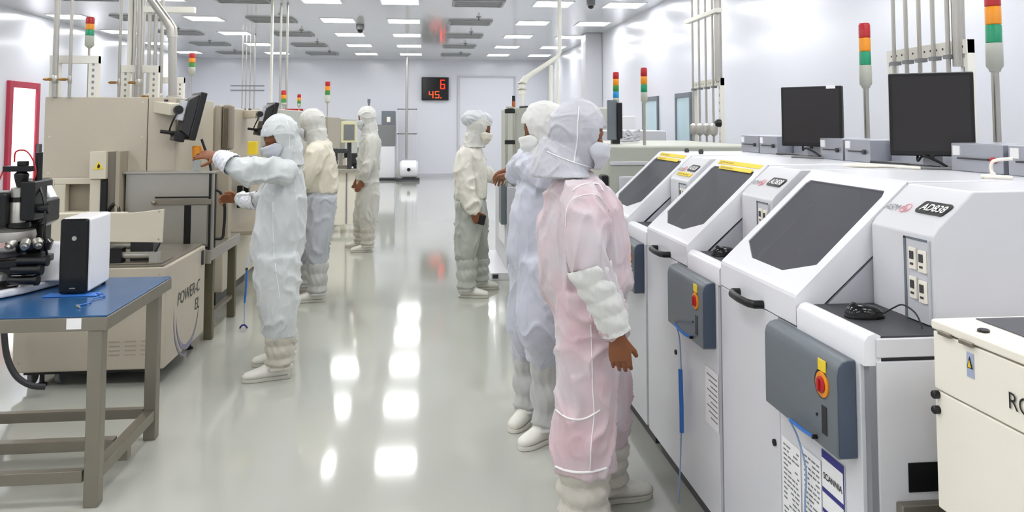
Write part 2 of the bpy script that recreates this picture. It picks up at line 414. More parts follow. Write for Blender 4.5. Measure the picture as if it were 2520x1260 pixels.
    b = B(); b.prism([(x*.86-.003, .047, z-.004 if z > .8 else z+.006) for x, z in pr], (0, .004, 0)); b.build('end_cap', SLATEB, sb, ang=.8, **L)
    b = B(); b.box(-.058, -.055, .1, .14, .955, .985); b.build('yellow_tag', YELLOW, sb, **L)
    b = B(); b.lathe([(.038, -.0545), (.038, -.0565)], (0, .126, .92), 'x', 24); b.build('dial_ring', BLACK, sb, **L)
    b = B(); b.lathe([(.034, -.055), (.034, -.0585), (.032, -.06)], (0, .12, .92), 'x', 24); b.build('dial_plate', AMBER, sb, **L)
    b = B(); b.lathe([(.022, -.058), (.022, -.063), (.018, -.066)], (0, .12, .92), 'x', 20); b.box(-.07, -.066, .116, .124, .904, .936); b.build('rotary_switch', RED, sb, **L)
    B().box(-.057, -.054, .1, .128, .79, .865).build('slot', BLACK, sb, bevel=.002, **L)
    b = B(); b.lathe([(.006, -.055), (.006, -.068), (.004, -.07)], (0, .16, .768), 'x', 10); b.build('socket', BLACK, sb, **L)
    b = B(); b.lathe([(.004, -.055), (.004, -.058)], (0, .155, .83), 'x', 8); b.build('screw', BLACK, sb, **L)
    # badge and maker's mark on the slope
    ux = Vector((0, -1, 0)); uy = Vector((.734, 0, .679)); nn = Vector((-.679, 0, .734))
    def flat_poly(pts, o, m, nm, th=.002, par=r):
        bb = B(); bb.prism([Vector(o)+ux*a+uy*c for a, c in pts], nn*th); return bb.build(nm, m, par, flat=True, **L)
    o0 = sl(.29, .232)
    rr = []
    for cx, cy, a0 in ((.118, .012, -90), (.118, .034, 0), (.014, .034, 90), (.014, .012, 180)):
        for t in range(4):
            a = math.radians(a0+t*30); rr.append((cx+.012*math.cos(a)+(cy-.012)*.35, cy+.012*math.sin(a)))
    bd = flat_poly(rr, o0, BLACK, 'badge')
    text('AD838', .036, 'badge_lettering', PAPER, bd, o0+ux*.018+uy*.011+nn*.002, ux, uy, local=True, shear=.25, bold=.02)
    text('ASM', .034, 'lettering', MGREY, r, sl(.285, .375), ux, uy, local=True, shear=.3)
    b = B()
    for q in range(2): b.tube(arc(sl(.292+.006*q, .285-.014*q, .001), .012+.003*q, 0, 2*math.pi, 16, ux, uy), .0013, 5, cap=False)
    b.build('emblem', PINK, r, **L)
    return r
names = ['nearest white machine with smoked lid window and mouse on its shelf, beside the cream cabinet',
         'second white lidded machine from the viewer, blue cord hanging from its switch box',
         'third white lidded machine, with yellow strips above its smoked window, behind the pink coverall']
MACH = [bonder(k, names[k]) for k in range(3)]
# yellow strips on machines 2 and 3
def strip(k, x, y_a, y_b, w, par):
    L = dict(local=True); b = B()
    c = Vector((x, (y_a+y_b)/2, 1.095+.925*x)); b.obox(c+Vector((-.679, 0, .734))*.001, (0, abs(y_b-y_a)/2, 0), Vector((.734, 0, .679))*w, Vector((-.679, 0, .734))*.0012)
    o = b.build('warning_strip', YELLOW, par, **L)
    text('CAUTION  PINCH POINT', w*1.3, 'strip_lettering', INK, o, c+Vector((-.002, (abs(y_b-y_a)/2)*.92, 0))-Vector((.734, 0, .679))*w*.5+Vector((-.679, 0, .734))*.0022, (0, -1, 0), (.734, 0, .679), local=True)
strip(1, .357, .93, .42, .012, MACH[1]); strip(1, .333, .86, .47, .011, MACH[1])
strip(2, .357, .93, .45, .012, MACH[2]); strip(2, .333, .9, .5, .011, MACH[2]); strip(2, .27, .31, .1, .012, MACH[2])
# papers on the nearest machine (front face at X=MX)
def paper(y0, y1, z0, z1, name, parent, m=PAPER): 
    return B().box(MX-.0035, MX-.0015, y0, y1, z0, z1).build(name, m, parent)
for (y0, y1, z0, z1, lb) in ((2.33, 2.45, .38, .645, 'left printed sheet taped below the slate box of the nearest machine'), (2.205, 2.315, .36, .665, 'right printed sheet with small rows below the slate box')):
    p = thing('printed_sheet', lb, 'paper', (MX, (y0+y1)/2, z0), 'printed sheets on the machines'); paper(y0, y1, z0, z1, 'sheet', p)
    b = B(); random.seed(int(y0*1000))
    for k in range(17):
        z = z1-.02-k*.0145; yy = y1-.01
        while yy > y0+.015:
            w = random.uniform(.008, .03); 
            if random.random() < .8: b.box(MX-.0042, MX-.0034, max(yy-w, y0+.008), yy, z-.0025, z+.0025)
            yy -= w+.006
    o = b.build('printing', MGREY, p); o['kind'] = 'stuff'
p = thing('safety_notice', 'white notice with navy border and bars headed SCANNIA on the nearest machine', 'sign', (MX, 2.13, .4))
paper(2.075, 2.195, .36, .705, 'sheet', p)
b = B(); x0, x1 = MX-.0045, MX-.0034
b.box(x0, x1, 2.075, 2.195, .683, .705); b.box(x0, x1, 2.075, 2.08, .36, .683); b.box(x0, x1, 2.08, 2.195, .59, .603); b.box(x0, x1, 2.08, 2.195, .535, .545); b.box(x0, x1, 2.08, 2.195, .45, .46); b.box(x0, x1, 2.08, 2.195, .395, .41)
b.build('bars', NAVY, p)
text('SCANNIA', .0235, 'lettering', INK, p, (MX-.0045, 2.186, .63), (0, -1, 0), (0, 0, 1), bold=.02)
b = B(); b.box(x0, x1, 2.135, 2.137, .36, .45); b.box(x0, x1, 2.135, 2.137, .46, .535); b.build('ruling', MGREY, p)
p = thing('printed_sheet', 'pale printed sheet taped below the second slate box', 'paper', (MX, 3.3, .5), 'printed sheets on the machines'); paper(3.0, 3.14, .44, .66, 'sheet', p)
b = B()
for k in range(9): b.box(MX-.0042, MX-.0034, 3.01, 3.12-.02*(k % 3), .63-k*.02, .635-k*.02)
o = b.build('printing', MGREY, p); o['kind'] = 'stuff'

# wrist strap cords
c1 = thing('grounding_cord', 'blue grounding cord dangling from the nearest slate switch box', 'cord', (1.05, 2.12, .765))
pts = [(1.055, 2.12, .768), (1.045, 2.17, .772), (1.045, 2.235, .772), (1.06, 2.27, .755), (1.09, 2.285, .70), (1.1, 2.26, .62), (1.105, 2.28, .52), (1.1, 2.275, .4), (1.09, 2.28, .25), (1.08, 2.29, .02)]
def smooth(pts, n=6):
    P = [Vector(p) for p in pts]; out = []
    for i in range(len(P)-1):
        a, b_, c_, d_ = P[max(i-1, 0)], P[i], P[i+1], P[min(i+2, len(P)-1)]
        for k in range(n):
            t = k/n; out.append(.5*((2*b_)+(c_-a)*t+(2*a-5*b_+4*c_-d_)*t*t+(3*b_-a-3*c_+d_)*t**3))
    return out+[P[-1]]
b = B(); b.tube(smooth(pts), .0028, 8); b.build('wire', BLUEL, c1)
b = B(); b.tube(smooth(pts[:3]), .005, 8); b.build('plug_sleeve', BLUE, c1)
c2 = thing('grounding_cord', 'blue grounding cord with thick blue coil hanging on the second machine', 'cord', (1.05, 3.14, .768))
pts = [(1.055, 3.135, .768), (1.04, 3.19, .775), (1.045, 3.3, .78), (1.075, 3.38, .755), (1.1, 3.41, .69), (1.105, 3.41, .58), (1.105, 3.40, .45), (1.1, 3.4, .3), (1.09, 3.4, .1), (1.08, 3.39, .01)]
b = B(); b.tube(smooth(pts), .003, 8); b.build('wire', BLUEL, c2)
b = B(); b.tube(smooth(pts[:3]), .006, 8); b.build('plug_sleeve', BLUE, c2)
b = B(); b.tube([(1.1, 3.405, .56), (1.1, 3.395, .40), (1.098, 3.39, .30)], .0095, 10); b.build('coil', BLUE, c2)

# mice on the shelves
def mouse(x, y, label):
    r = thing('computer_mouse', label, 'mouse', (x, y, 1.072), 'black mice on machine shelves')
    b = B(); n = 16
    for i in range(9):
        for k in range(n):
            th = 2*math.pi*k/n; ph = math.pi/2*i/8
            rr = math.cos(ph)**.6 if i < 8 else 0
            b.v.append((.056*rr*math.cos(th), .033*rr*math.sin(th)*(1-.12*math.cos(th)), .038*math.sin(ph)*(1-.18*math.cos(th)*rr)))
    b.f = [(i*n+k, i*n+(k+1) % n, (i+1)*n+(k+1) % n, (i+1)*n+k) for i in range(8) for k in range(n)]+[tuple(range(n))[::-1]]
    b.build('shell', BLACKG, r, local=True)
    b = B(); b.lathe([(.004, -.003), (.009, -.003), (.009, .003), (.004, .003)], (-.03, 0, .034), 'y', 12); b.build('scroll_wheel', DGREY, r, local=True)
    b = B(); b.tube(smooth([(.05, .0, .01), (.075, -.012, .03), (.09, -.04, .045), (.1, -.09, .035), (.1, -.125, .01), (.1, -.13, .002)]), .0022, 6); b.build('cable', INK, r, local=True)
    r.rotation_euler[2] = -.15; return r
mouse(1.237, 2.165, 'black mouse on the dark shelf of the nearest machine')
mouse(1.237, 3.22, 'black mouse on the shelf of the second white machine')

# cream cabinet at the right edge (text RO...)
r = thing('cream_cabinet', 'cream machine cabinet lettered RO at the right edge of the view', 'machine', (1.23, 1.2, 0))
x0, y1 = 1.232, 1.85
B().box(x0+.03, 2.1, .45, y1-.01, .3, 1.1).build('core', SEAML, r)
B().box(x0+.1, 2.0, .6, y1-.08, 0, .69).build('pedestal', GREYW, r, bevel=.01)
B().box(x0, x0+.03, 1.02, y1, .98, 1.117).build('upper_panel', CREAM, r, bevel=.003)
B().box(x0, x0+.03, .45, 1.015, .98, 1.117).build('upper_panel', CREAM, r, bevel=.003)
B().box(x0, x0+.03, .45, y1, .7, .976).build('door', CREAM, r, bevel=.003)
B().box(x0+.03, 2.1, y1-.02, y1, .7, 1.117).build('end_panel', CREAM, r, bevel=.003)
lid = B().box(x0-.004, 2.1, .45, y1+.004, 1.121, 1.145)
lid = lid.build('lid', CREAM, r, bevel=.006)
b = B(); b.prism([(1.33, y1-.02, 1.1455), (2.0, y1-.02, 1.1455), (2.0, .6, 1.1455), (1.29, .6, 1.1455)], (0, 0, .002)); b.build('window', SMOKED, lid)
b = B(); b.lathe([(.013, 1.1455), (.013, 1.150), (.01, 1.152)], (1.268, 1.72, 0), n=18); b.build('finger_hole', BLACK, lid)
for yy in (1.795, 1.72):
    B().box(x0-.012, x0-.003, yy-.022, yy+.022, 1.116, 1.126).build('hinge', STEELD, r, bevel=.002)
b = B(); b.box(x0-.002, x0, 1.705, 1.728, 1.045, 1.1); lb = b.build('warning_label', mat('label_blue_grey', 'a9b2cc', .5), r)
b = B(); b.prism([(x0-.0035, 1.726, 1.066), (x0-.0035, 1.707, 1.066), (x0-.0035, 1.7165, 1.092)], (.001, 0, 0)); b.build('triangle', INK, lb)
b = B(); b.prism([(x0-.0045, 1.722, 1.068), (x0-.0045, 1.711, 1.068), (x0-.0045, 1.7165, 1.084)], (.001, 0, 0)); b.build('triangle_fill', YELLOW, lb)
for z in (.968, .932):
    b = B(); b.lathe([(.010, 0), (.010, -.012), (.007, -.015)], (x0, 1.838, z), 'x', 14); b.build('lock', BLACK, r)
text('RO', .05, 'lettering', INK, r, (x0-.002, 1.6, 1.02), (0, -1, 0), (0, 0, 1))
b = B(); b.tube([(x0-.001, 1.69, .716), (x0-.001, 1.69, .75)], .003, 6); b.build('slot', DGREY, r)

# controller boxes along the back of the machine tops
def controller(y0, y1, label):
    r = thing('controller_box', label, 'controller', (2.0, y0, 1.44), 'controller boxes behind the machines')
    x = 2.0
    B().box(x, x+.2, y0, y1, 1.44, 1.545).build('case', mat('case_grey', 'b3b6bf', .3, metal=.55), r, bevel=.004)
    B().box(x-.004, x, y1-.055, y1-.015, 1.5, 1.535).build('white_tag', PAPER, r)
    b = B(); b.box(x-.012, x, y0+.06, y1-.05, 1.486, 1.492); b.build('card_slot', DGREY, r)
    b = B(); b.lathe([(.011, 0), (.011, -.012), (.008, -.014)], (x, y0+.04, 1.488), 'x', 14); b.build('knob', RED if 'red' in label else DGREY, r)
    for yy in (y0+.03, y1-.03):
        b = B(); b.lathe([(.013, 1.432), (.016, 1.44)], (x+.02, yy, 0), n=12); b.build('foot', BLACK, r)
    return r
for a, b_, lb in ((2.28, 2.56, 'controller box with cream cable at the right edge'), (2.585, 2.86, 'controller box with red knob right of the large monitor'), (3.42, 3.64, 'controller box right of the far stack light'),
                  (3.66, 3.88, 'controller box just right of the small monitor'), (4.38, 4.62, 'controller box left of the small monitor'), (4.64, 4.9, 'leftmost controller box of the row')):
    controller(a, b_, lb)
for i, (a, b_, lb) in enumerate(((2.88, 3.4, 'plain grey duct panel behind the large monitor'), (3.9, 4.36, 'plain grey duct panel behind the small monitor'))):
    o = B().box(2.09, 2.25, a, b_, 1.44, 1.545).build('cable_trunking', mat('case_grey', 'b3b6bf', .3, metal=.55), None, bevel=.004); tag(o, lb, 'trunking', 'plain trunking between controllers')
    o = B().tube(smooth([(1.98, a+.02, 1.447), (1.975, (a+b_)/2, 1.452), (1.98, b_-.02, 1.447)]), .006, 6).build('black_cable', BLACK, None); tag(o, 'black cable lying before the '+lb[6:], 'cable')
o = B().tube(smooth([(1.97, 2.5, 1.5), (1.93, 2.54, 1.49), (1.93, 2.55, 1.455), (1.9, 2.5, 1.448), (1.8, 2.42, 1.448), (1.85, 2.35, 1.448)]), .006, 8).build('cream_cable', CREAM, None); tag(o, 'cream cable looped before the rightmost controller box', 'cable')
o = B().tube(smooth([(1.9, 2.9, 1.447), (1.82, 2.98, 1.45), (1.75, 3.0, 1.448), (1.7, 3.1, 1.448), (1.78, 3.14, 1.45), (1.86, 3.1, 1.447)]), .006, 8).build('cream_cable', CREAM, None); tag(o, 'cream cable coiled below the large monitor', 'cable')

# monitors on the machines
def monitor(x, y, rz, label, w=.36, h=.30, z=1.55, sticker=False):
    r = thing('monitor', label, 'monitor', (x, y, 1.44), 'black monitors on the white machines', rz)
    # local: screen faces -y
    L = dict(local=True); zb = z-1.44
    c = B().box(-w/2, w/2, 0, .035, zb, zb+h).build('case', BLACK, r, bevel=.006, **L)
    b = B(); b.prism([(-w/2+.05, .035, zb+.05), (w/2-.05, .035, zb+.05), (w/2-.05, .035, zb+h-.05), (-w/2+.05, .035, zb+h-.05)], (0, .03, 0)); b.build('rear_cover', BLACK, r, bevel=.01, **L)
    B().box(-w/2+.014, w/2-.014, -.001, .002, zb+.02, zb+h-.014).build('screen', SCREEN, r, **L)
    if sticker: B().box(w/2-.075, w/2-.03, -.003, .0, zb+h-.014, zb+h+.004).build('sticker', PAPER, r, **L)
    b = B(); b.box(-.035, .035, .035, .06, 0.0, zb+.1); b.build('stand_neck', GREYW, r, bevel=.004, **L)
    b = B(); b.box(-.09, .09, -.05, .09, 0, .01); b.build('stand_base', MGREY, r, bevel=.004, **L)
    b = B(); b.tube(smooth([(-.05, .03, zb+.02), (-.052, .02, zb-.02), (-.03, .0, .05), (.02, -.01, .03), (.05, -.03, .012)]), .005, 8); b.build('cable', BLACK, r, **L)
    b = B(); b.box(-.008, .008, -.004, .004, zb-.012, zb+.006); b.build('power_button', BLACK, r, bevel=.001, **L)
    return r
p = on(2290, 255, Y=2.95); monitor(p.x, p.y, -.62, 'large black monitor on the nearest white machine', w=.30, h=.33, z=1.49)
p = on(1995, 268, Y=3.93); monitor(p.x, p.y, -.78, 'smaller black monitor with white sticker on the second machine', w=.31, h=.31, z=1.5, sticker=True)

# stack lights
def stack_light(x, y, z0, ztop, label, cols, seg=.055, r_=.024, base=.085, pole_r=.011, group='signal tower lights'):
    t = thing('signal_tower', label, 'signal light', (x, y, z0), group)
    n = len(cols); z = ztop-seg*n
    b = B(); b.cyl((x, y, z0), (x, y, z-base), pole_r, 12); b.build('pole', PIPE, t)
    b = B(); b.lathe([(pole_r*1.3, z-base-.012), (r_*.8, z-base), (r_*1.06, z-base+.01), (r_*1.06, z-.003), (r_, z)], (x, y, 0)); b.build('base', GREENG, t)
    for k, m in enumerate(cols[::-1]):
        b = B(); q = z+seg*k; b.lathe([(r_*.9, q), (r_, q+.003), (r_, q+seg-.004), (r_*.9, q+seg)], (x, y, 0)); b.build('lens', m, t)
    b = B(); b.lathe([(r_*.9, ztop), (r_*.85, ztop+.006), (r_*.3, ztop+.008)], (x, y, 0)); b.build('cap', RED if cols[0] is RED else BLACK, t)
    return t
p = on(2447, 130, X=2.3); stack_light(p.x, p.y, 1.44, 2.17, 'signal tower nearest the right edge, red top cut by the frame', [RED, AMBER, GREEN], .075, .03, .105, .015)
p = on(2130, 185, X=2.3); stack_light(p.x, p.y, 1.44, 2.14, 'red amber green signal tower between the two monitors', [RED, AMBER, GREEN], .072, .029, .11, .014)
p = on(1585, 240, Y=5.7); stack_light(p.x, p.y, 1.46, 2.02, 'red amber green signal tower beside the white window frame', [RED, AMBER, GREEN], .058, .024, .07)
p = on(1516, 245, Y=6.2); stack_light(p.x, p.y, 1.46, 2.02, 'four colour signal tower with blue lens above the hooded operator', [RED, AMBER, GREEN2, BLUEP], .05, .024, .04)

# slotted racks with pipes on the right
def rack(x, y0, y1, z0, z1, label, npipe, zt=CEIL):
    r = thing('slotted_rack', label, 'rack', (x, y0, 0), 'white slotted racks by the right wall')
    w = .05
    for y in (y0, y1-w):
        b = B(); b.box(x, x+.04, y, y+w, z0, z1); u = b.build('upright', PIPEW, r, bevel=.002)
        b = B(); n = int((z1-z0)/.07)
        for k in range(n): b.box(x-.0015, x, y+.02, y+.03, z0+.03+k*.07, z0+.055+k*.07)
        b.build('slots', SEAML, u)
    b = B(); b.box(x-.003, x+.04, y0, y1, z1-.07, z1); u = b.build('crossbar', PIPEW, r, bevel=.002)
    b = B()
    for k in range(int((y1-y0)/.05)): b.lathe([(.006, -.004), (.006, -.002)], (x, y0+.03+k*.05, z1-.035), 'x', 8)
    b.build('bolt_holes', DGREY, u)
    B().box(x-.003, x+.04, y0, y1, z0+.05, z0+.09).build('crossbar', PIPEW, r, bevel=.002)
    for k in range(npipe):
        y = y0+.1+k*(y1-y0-.22)/(npipe-1)
        b = B(); b.cyl((x-.03, y, z0), (x-.03, y, zt), .011, 8); p_ = b.build('pipe', PIPE, r)
        b = B(); b.box(x-.045, x, y-.02, y+.02, z1-.09, z1-.07); b.build('clamp', MGREY, p_)
    return r
r = rack(2.62, 3.6, 4.28, 1.0, 2.03, 'white slotted rack with pipes behind the large monitor', 5)
b = B(); b.cyl((2.62, 3.66, 1.9), (2.62, 3.66, CEIL), .03, 12); b.build('conduit', PIPE, r)
r = rack(2.65, 6.95, 7.72, 1.2, 2.03, 'white slotted rack with valves beside the glazed openings', 4)
for k in range(4):
    y = 7.05+k*.183
    b = B(); b.lathe([(.012, 1.5), (.035, 1.52), (.04, 1.56), (.035, 1.6), (.012, 1.62)], (2.62, y, 0), n=12); b.build('regulator', STEEL, r)
b = B(); b.cyl((2.65, 6.99, 2.0), (2.65, 6.99, CEIL), .035, 12); b.build('conduit', PIPE, r)
b = B(); b.box(2.6, 2.66, 6.9, 7.78, 2.62, 2.66); b.build('crossbar', PIPEW, r, bevel=.002)
b = B(); b.lathe([(.035, 0), (.035, -.03), (.02, -.05)], (2.62, 6.88, 1.62), 'x', 12); b.build('black_knob', BLACK, r)
# small fittings on the rear of the third machine
for i, (px_, py_) in enumerate(((1690, 370), (1725, 372))):
    p = on(px_, py_, X=1.6); o = B().lathe([(.012, -.02), (.016, 0), (.01, .012)], p, n=10).build('pipe_fitting', DGREY, None)
    tag(o, ('left' if i == 0 else 'right')+' small dark pipe fitting behind the third white machine', 'fitting')

# grey cabinet machine behind the pink coverall
r = thing('grey_cabinet', 'grey green machine cabinet with keyhole door behind the white row', 'machine', (1.5, 6.2, 0))
B().box(1.3, 2.4, 5.6, 7.2, .1, 1.46).build('body', GREENG, r, bevel=.02)
B().box(1.45, 2.35, 5.65, 7.1, 0, .1).build('plinth', DGREY, r)
B().box(1.31, 2.39, 5.588, 5.6, 1.32, 1.345).build('trim_strip', GREYW, r, bevel=.003)
B().box(1.375, 1.55, 5.585, 5.6, 1.02, 1.24).build('door', GREYW, r, bevel=.012)
b = B(); b.box(1.44, 1.452, 5.575, 5.585, 1.08, 1.19); b.build('door_handle', MGREY, r, bevel=.003)
B().box(1.25, 1.298, 5.595, 5.7, .8, 1.25).build('cable_bundle', BLACK, r, bevel=.01)
r = thing('monitor', 'dark monitor seen edge on beside the four colour signal tower', 'monitor', (1.45, 6.1, 1.46))
b = B(); b.box(1.405, 1.475, 6.05, 6.1, 1.49, 1.80); b.build('case', SLATE, r, bevel=.006)
b = B(); b.box(1.475, 1.515, 6.03, 6.12, 1.5, 1.78); b.build('rear_cover', BLACK, r, bevel=.01)
b = B(); b.box(1.44, 1.5, 6.06, 6.12, 1.46, 1.5); b.build('stand', BLACK, r)
p = on(1545, 340, Y=6.4); b = B(); random.seed(4)
for k in range(14):
    q = [p+Vector((random.uniform(-.09, .1), random.uniform(-.05, .05), random.uniform(-.0, .1)*(j % 2)-.02)) for j in range(5)]; b.tube(smooth(q, 4), .007, 6)
o = b.build('wire_bundle', GREYW, None); tag(o, 'tangled grey white wiring heap on the grey cabinet', 'wiring'); o['kind'] = 'stuff'

# ============================================================ LEFT WORK TABLE
TX, TY0, TY1 = -1.35, 3.63, 4.5
r = thing('work_table', 'steel work table with blue mat at the left front', 'table', (-2.2, 4.06, 0))
B().box(-3.1, TX, TY0, TY1, .792, .8).build('blue_mat', BLUEMAT, r, bevel=.002)
b = B(); b.box(-3.1, TX+.004, TY0-.004, TY0+.03, .735, .792); b.box(TX-.03, TX+.004, TY0+.03, TY1, .735, .792); b.box(-3.1, TX-.03, TY1-.03, TY1, .735, .792)
b.build('apron', STEELD, r, bevel=.003)
B().box(-3.05, TX-.03, TY0+.03, TY1-.03, .775, .79).build('top_board', STEELD, r)
for x, y in ((TX-.085, TY0), (TX-.085, TY1-.15), (-3.05, TY0), (-3.05, TY1-.15)):
    B().box(x+.01, x+.07, y, y+.06, 0, .735).build('leg', STEELD, r, bevel=.004)
B().box(TX-.075, TX-.02, TY0+.075, TY1-.15, .1, .15).build('stretcher', STEELD, r, bevel=.003)
B().box(-2.97, TX-.085, TY1-.12, TY1-.08, .1, .15).build('stretcher', STEELD, r, bevel=.003)
B().box(-2.97, TX-.085, TY0+.01, TY0+.05, .1, .15).build('stretcher', STEELD, r, bevel=.003)
B().box(-2.97, TX-.085, 3.98, 4.03, .1, .15).build('stretcher', STEELD, r, bevel=.003)
B().box(TX-.13, TX-.02, 3.98, 4.03, .05, .1).build('bracket', STEELD, r, bevel=.003)
B().box(-1.51, -1.45, TY0-.007, TY0-.004, .745, .79).build('white_tag', PAPER, r)

r = thing('computer_tower', 'small white tower with black front on the blue mat', 'computer', (-1.675, 4.2, .8))
# local box: front faces the viewer and slightly left
r.rotation_euler[2] = .05
L = dict(local=True)
B().box(-.06, .07, -.13, .16, .01, .365).build('case', WHITE2, r, bevel=.016, seg=3, **L)
B().box(-.062, .066, -.152, -.128, .008, .362).build('front', BLACKG, r, bevel=.012, seg=3, **L)
b = B(); b.lathe([(.011, -.1545), (.011, -.152)], (.004, 0, .27), 'y', 20); b.build('power_button', STEEL, r, **L)
b = B(); b.box(-.012, .014, -.1535, -.152, .032, .037); b.build('small_mark', MGREY, r, **L)
for x, y in ((-.045, -.1), (.05, -.1), (-.045, .13), (.05, .13)): 
    b = B(); b.lathe([(.01, 0), (.012, .01)], (x, y, 0), n=10); b.build('foot', BLACK, r, **L)
o = B().add([(0, 0, 0)]*0, []).box(-1.79, -1.545, 4.02, 4.1, .8005, .805).build('blue_strap', BLUE, None, bevel=.002); tag(o, 'flat bright blue strap lying before the tower on the mat', 'strap')
b = B(); b.tube(smooth([(-1.56, 4.06, .806), (-1.52, 4.03, .806), (-1.50, 4.0, .806), (-1.53, 3.93, .806), (-1.51, 3.86, .806), (-1.54, 3.80, .806)]), .003, 6); o = b.build('clip_cord', BLUE, None); tag(o, 'thin blue cord with steel clip at the front of the mat', 'cord')
b = B(); b.tube([(-1.54, 3.80, .806), (-1.515, 3.765, .806)], [.007, .004], 8); b.build('clip', STEEL, o)

# microscope
r = thing('microscope', 'black and white microscope at the left edge of the blue table', 'microscope', (-2.0, 4.25, .8))
b = B(); pr = [(-2.22, .8), (-2.22, .845), (-1.93, .845), (-1.78, .93), (-1.68, .94), (-1.68, .82), (-1.88, .8)]
b = B(); b.prism([(-2.25, 4.0, .805), (-1.955, 3.99, .805), (-1.90, 4.08, .805), (-1.76, 4.5, .805), (-2.25, 4.5, .805)], (0, 0, .035)); b.build('base', WHITE2, r, bevel=.012, seg=3)
b = B(); b.prism([(-2.22, 4.02, .84), (-1.97, 4.015, .84), (-1.93, 4.08, .84), (-1.97, 4.2, .84), (-2.22, 4.2, .84)], (0, 0, .008)); b.build('control_pad', BLACK, r, bevel=.003)
b = B(); b.prism([(-1.98, 4.2, .84), (-1.82, 4.2, .84), (-1.77, 4.28, .93), (-1.77, 4.5, .96), (-1.98, 4.5, .96), (-1.98, 4.2, .9)], (.0, .0, .0)) if 0 else b
b = B(); b.prism([(-2.0, 4.2, .84), (-2.0, 4.5, .84), (-2.0, 4.5, 1.0), (-2.0, 4.42, 1.0), (-2.0, 4.3, .9)], (.22, 0, 0)); b.build('base_rear', WHITE2, r, bevel=.02, seg=3)
b = B(); b.box(-2.06, -1.935, 4.32, 4.44, .9, 1.335); b.box(-1.99, -1.88, 4.2, 4.4, 1.12, 1.24); b.build('column', BLACK, r, bevel=.015)
b = B(); b.prism([(-1.955, 4.34, 1.08), (-1.895, 4.34, 1.12), (-1.895, 4.34, 1.22), (-1.935, 4.34, 1.3), (-1.96, 4.34, 1.31)], (0, .08, 0)); b.build('white_arm', WHITE2, r, bevel=.008)
b = B(); b.cyl((-1.9, 4.15, 1.205), (-1.84, 4.15, 1.205), .024, 16); b.cyl((-1.84, 4.15, 1.205), (-1.822, 4.15, 1.205), .028, 16); b.build('focus_knob', BLACK, r)
b = B(); b.lathe([(.035, 1.0), (.042, 1.03), (.045, 1.065), (.036, 1.07)], (-1.93, 4.15, 0), n=24); 
b = B(); b.lathe([(.105, 1.055), (.11, 1.075), (.105, 1.1), (.04, 1.115)], (-2.0, 4.15, 0), n=28); b.build('head_plate', STEEL, r)
b = B(); b.lathe([(.05, 1.115), (.054, 1.12), (.054, 1.14)], (-1.965, 4.15, 0), n=24); b.build('collar', BLACK, r)
b = B(); b.lathe([(.036, 1.14), (.036, 1.235), (.033, 1.24)], (-1.965, 4.14, 0), n=24); b.build('camera_tube', STEEL, r)
b = B(); b.lathe([(.037, 1.24), (.037, 1.262)], (-1.965, 4.14, 0), n=24); b.build('ring', BLACK, r)
b = B(); b.lathe([(.034, 1.262), (.034, 1.305), (.026, 1.31)], (-1.965, 4.14, 0), n=24); b.build('camera_tube', STEEL, r)
b = B(); b.lathe([(.02, 1.31), (.028, 1.34), (.034, 1.37), (.02, 1.385)], (-1.955, 4.14, 0), n=16); b.box(-2.03, -1.9, 4.11, 4.17, 1.385, 1.412); b.box(-1.97, -1.93, 4.12, 4.16, 1.412, 1.435); b.build('camera_head', BLACK, r, bevel=.004)
b = B(); b.box(-1.94, -1.875, 4.1, 4.24, 1.15, 1.34); b.box(-1.96, -1.93, 4.12, 4.22, 1.22, 1.3); b.build('camera_block', BLACK, r, bevel=.01)
b = B(); b.cyl((-1.905, 4.2, 1.33), (-1.905, 4.2, 1.475), .018, 16); b.build('black_tube', BLACK, r)
b = B(); b.box(-2.15, -1.99, 4.08, 4.22, 1.12, 1.29); b.build('side_housing', BLACK, r, bevel=.02)
b = B(); b.lathe([(.075, 1.0), (.085, 1.04), (.07, 1.055)], (-1.9, 4.17, 0), n=24); b.build('nosepiece', BLACKG, r)
for i, (x, y) in enumerate(((-1.95, 4.08), (-1.89, 4.07), (-1.855, 4.1))):
    d = Vector((x+1.91, y-4.17, -.07)).normalized(); p = Vector((x, y, 1.055)); b = B(); b.cyl(p, p+d*.03, .022, 18); b.cyl(p+d*.03, p+d*.045, .014, 14); b.build('objective', STEEL, r)
b = B(); b.lathe([(.1, .975), (.11, .98), (.11, .995), (.1, 1.0)], (-2.05, 4.16, 0), n=28); b.build('stage', DGREY, r)
b = B(); b.box(-2.1, -1.86, 4.08, 4.3, .93, .965); b.box(-2.06, -1.9, 4.1, 4.28, .89, .93); b.build('stage_carriage', BLACK, r, bevel=.006)
b = B(); b.lathe([(.03, .85), (.05, .87), (.05, .9), (.03, .91)], (-2.03, 4.12, 0), n=20); b.build('condenser', STEEL, r)
for z, y, x in ((.925, 4.05, -1.86), (.875, 4.06, -1.88), (.965, 4.06, -1.84)):
    b = B(); b.cyl((x-.08, y, z), (x+.04, y, z), .021, 16); b.cyl((x+.04, y, z), (x+.055, y, z), .026, 16); b.build('drive_knob', BLACK, r)
b = B(); b.tube(smooth([(-1.895, 4.18, 1.33), (-1.86, 4.15, 1.27), (-1.835, 4.13, 1.19), (-1.832, 4.12, 1.08), (-1.83, 4.15, .98), (-1.85, 4.2, .95)]), .006, 8); b.build('black_cable', BLACK, r)
b = B(); b.tube(smooth([(-1.99, 4.14, 1.43), (-1.985, 4.14, 1.48), (-1.94, 4.14, 1.485), (-1.905, 4.14, 1.44), (-1.89, 4.14, 1.38), (-1.9, 4.14, 1.34)]), .004, 8); b.build('red_cable', RED, r)
b = B(); b.tube(smooth([(-2.03, 4.12, 1.39), (-2.05, 4.1, 1.3), (-2.05, 4.1, 1.2), (-2.04, 4.12, 1.1)]), .004, 8); b.build('red_cable', RED, r)

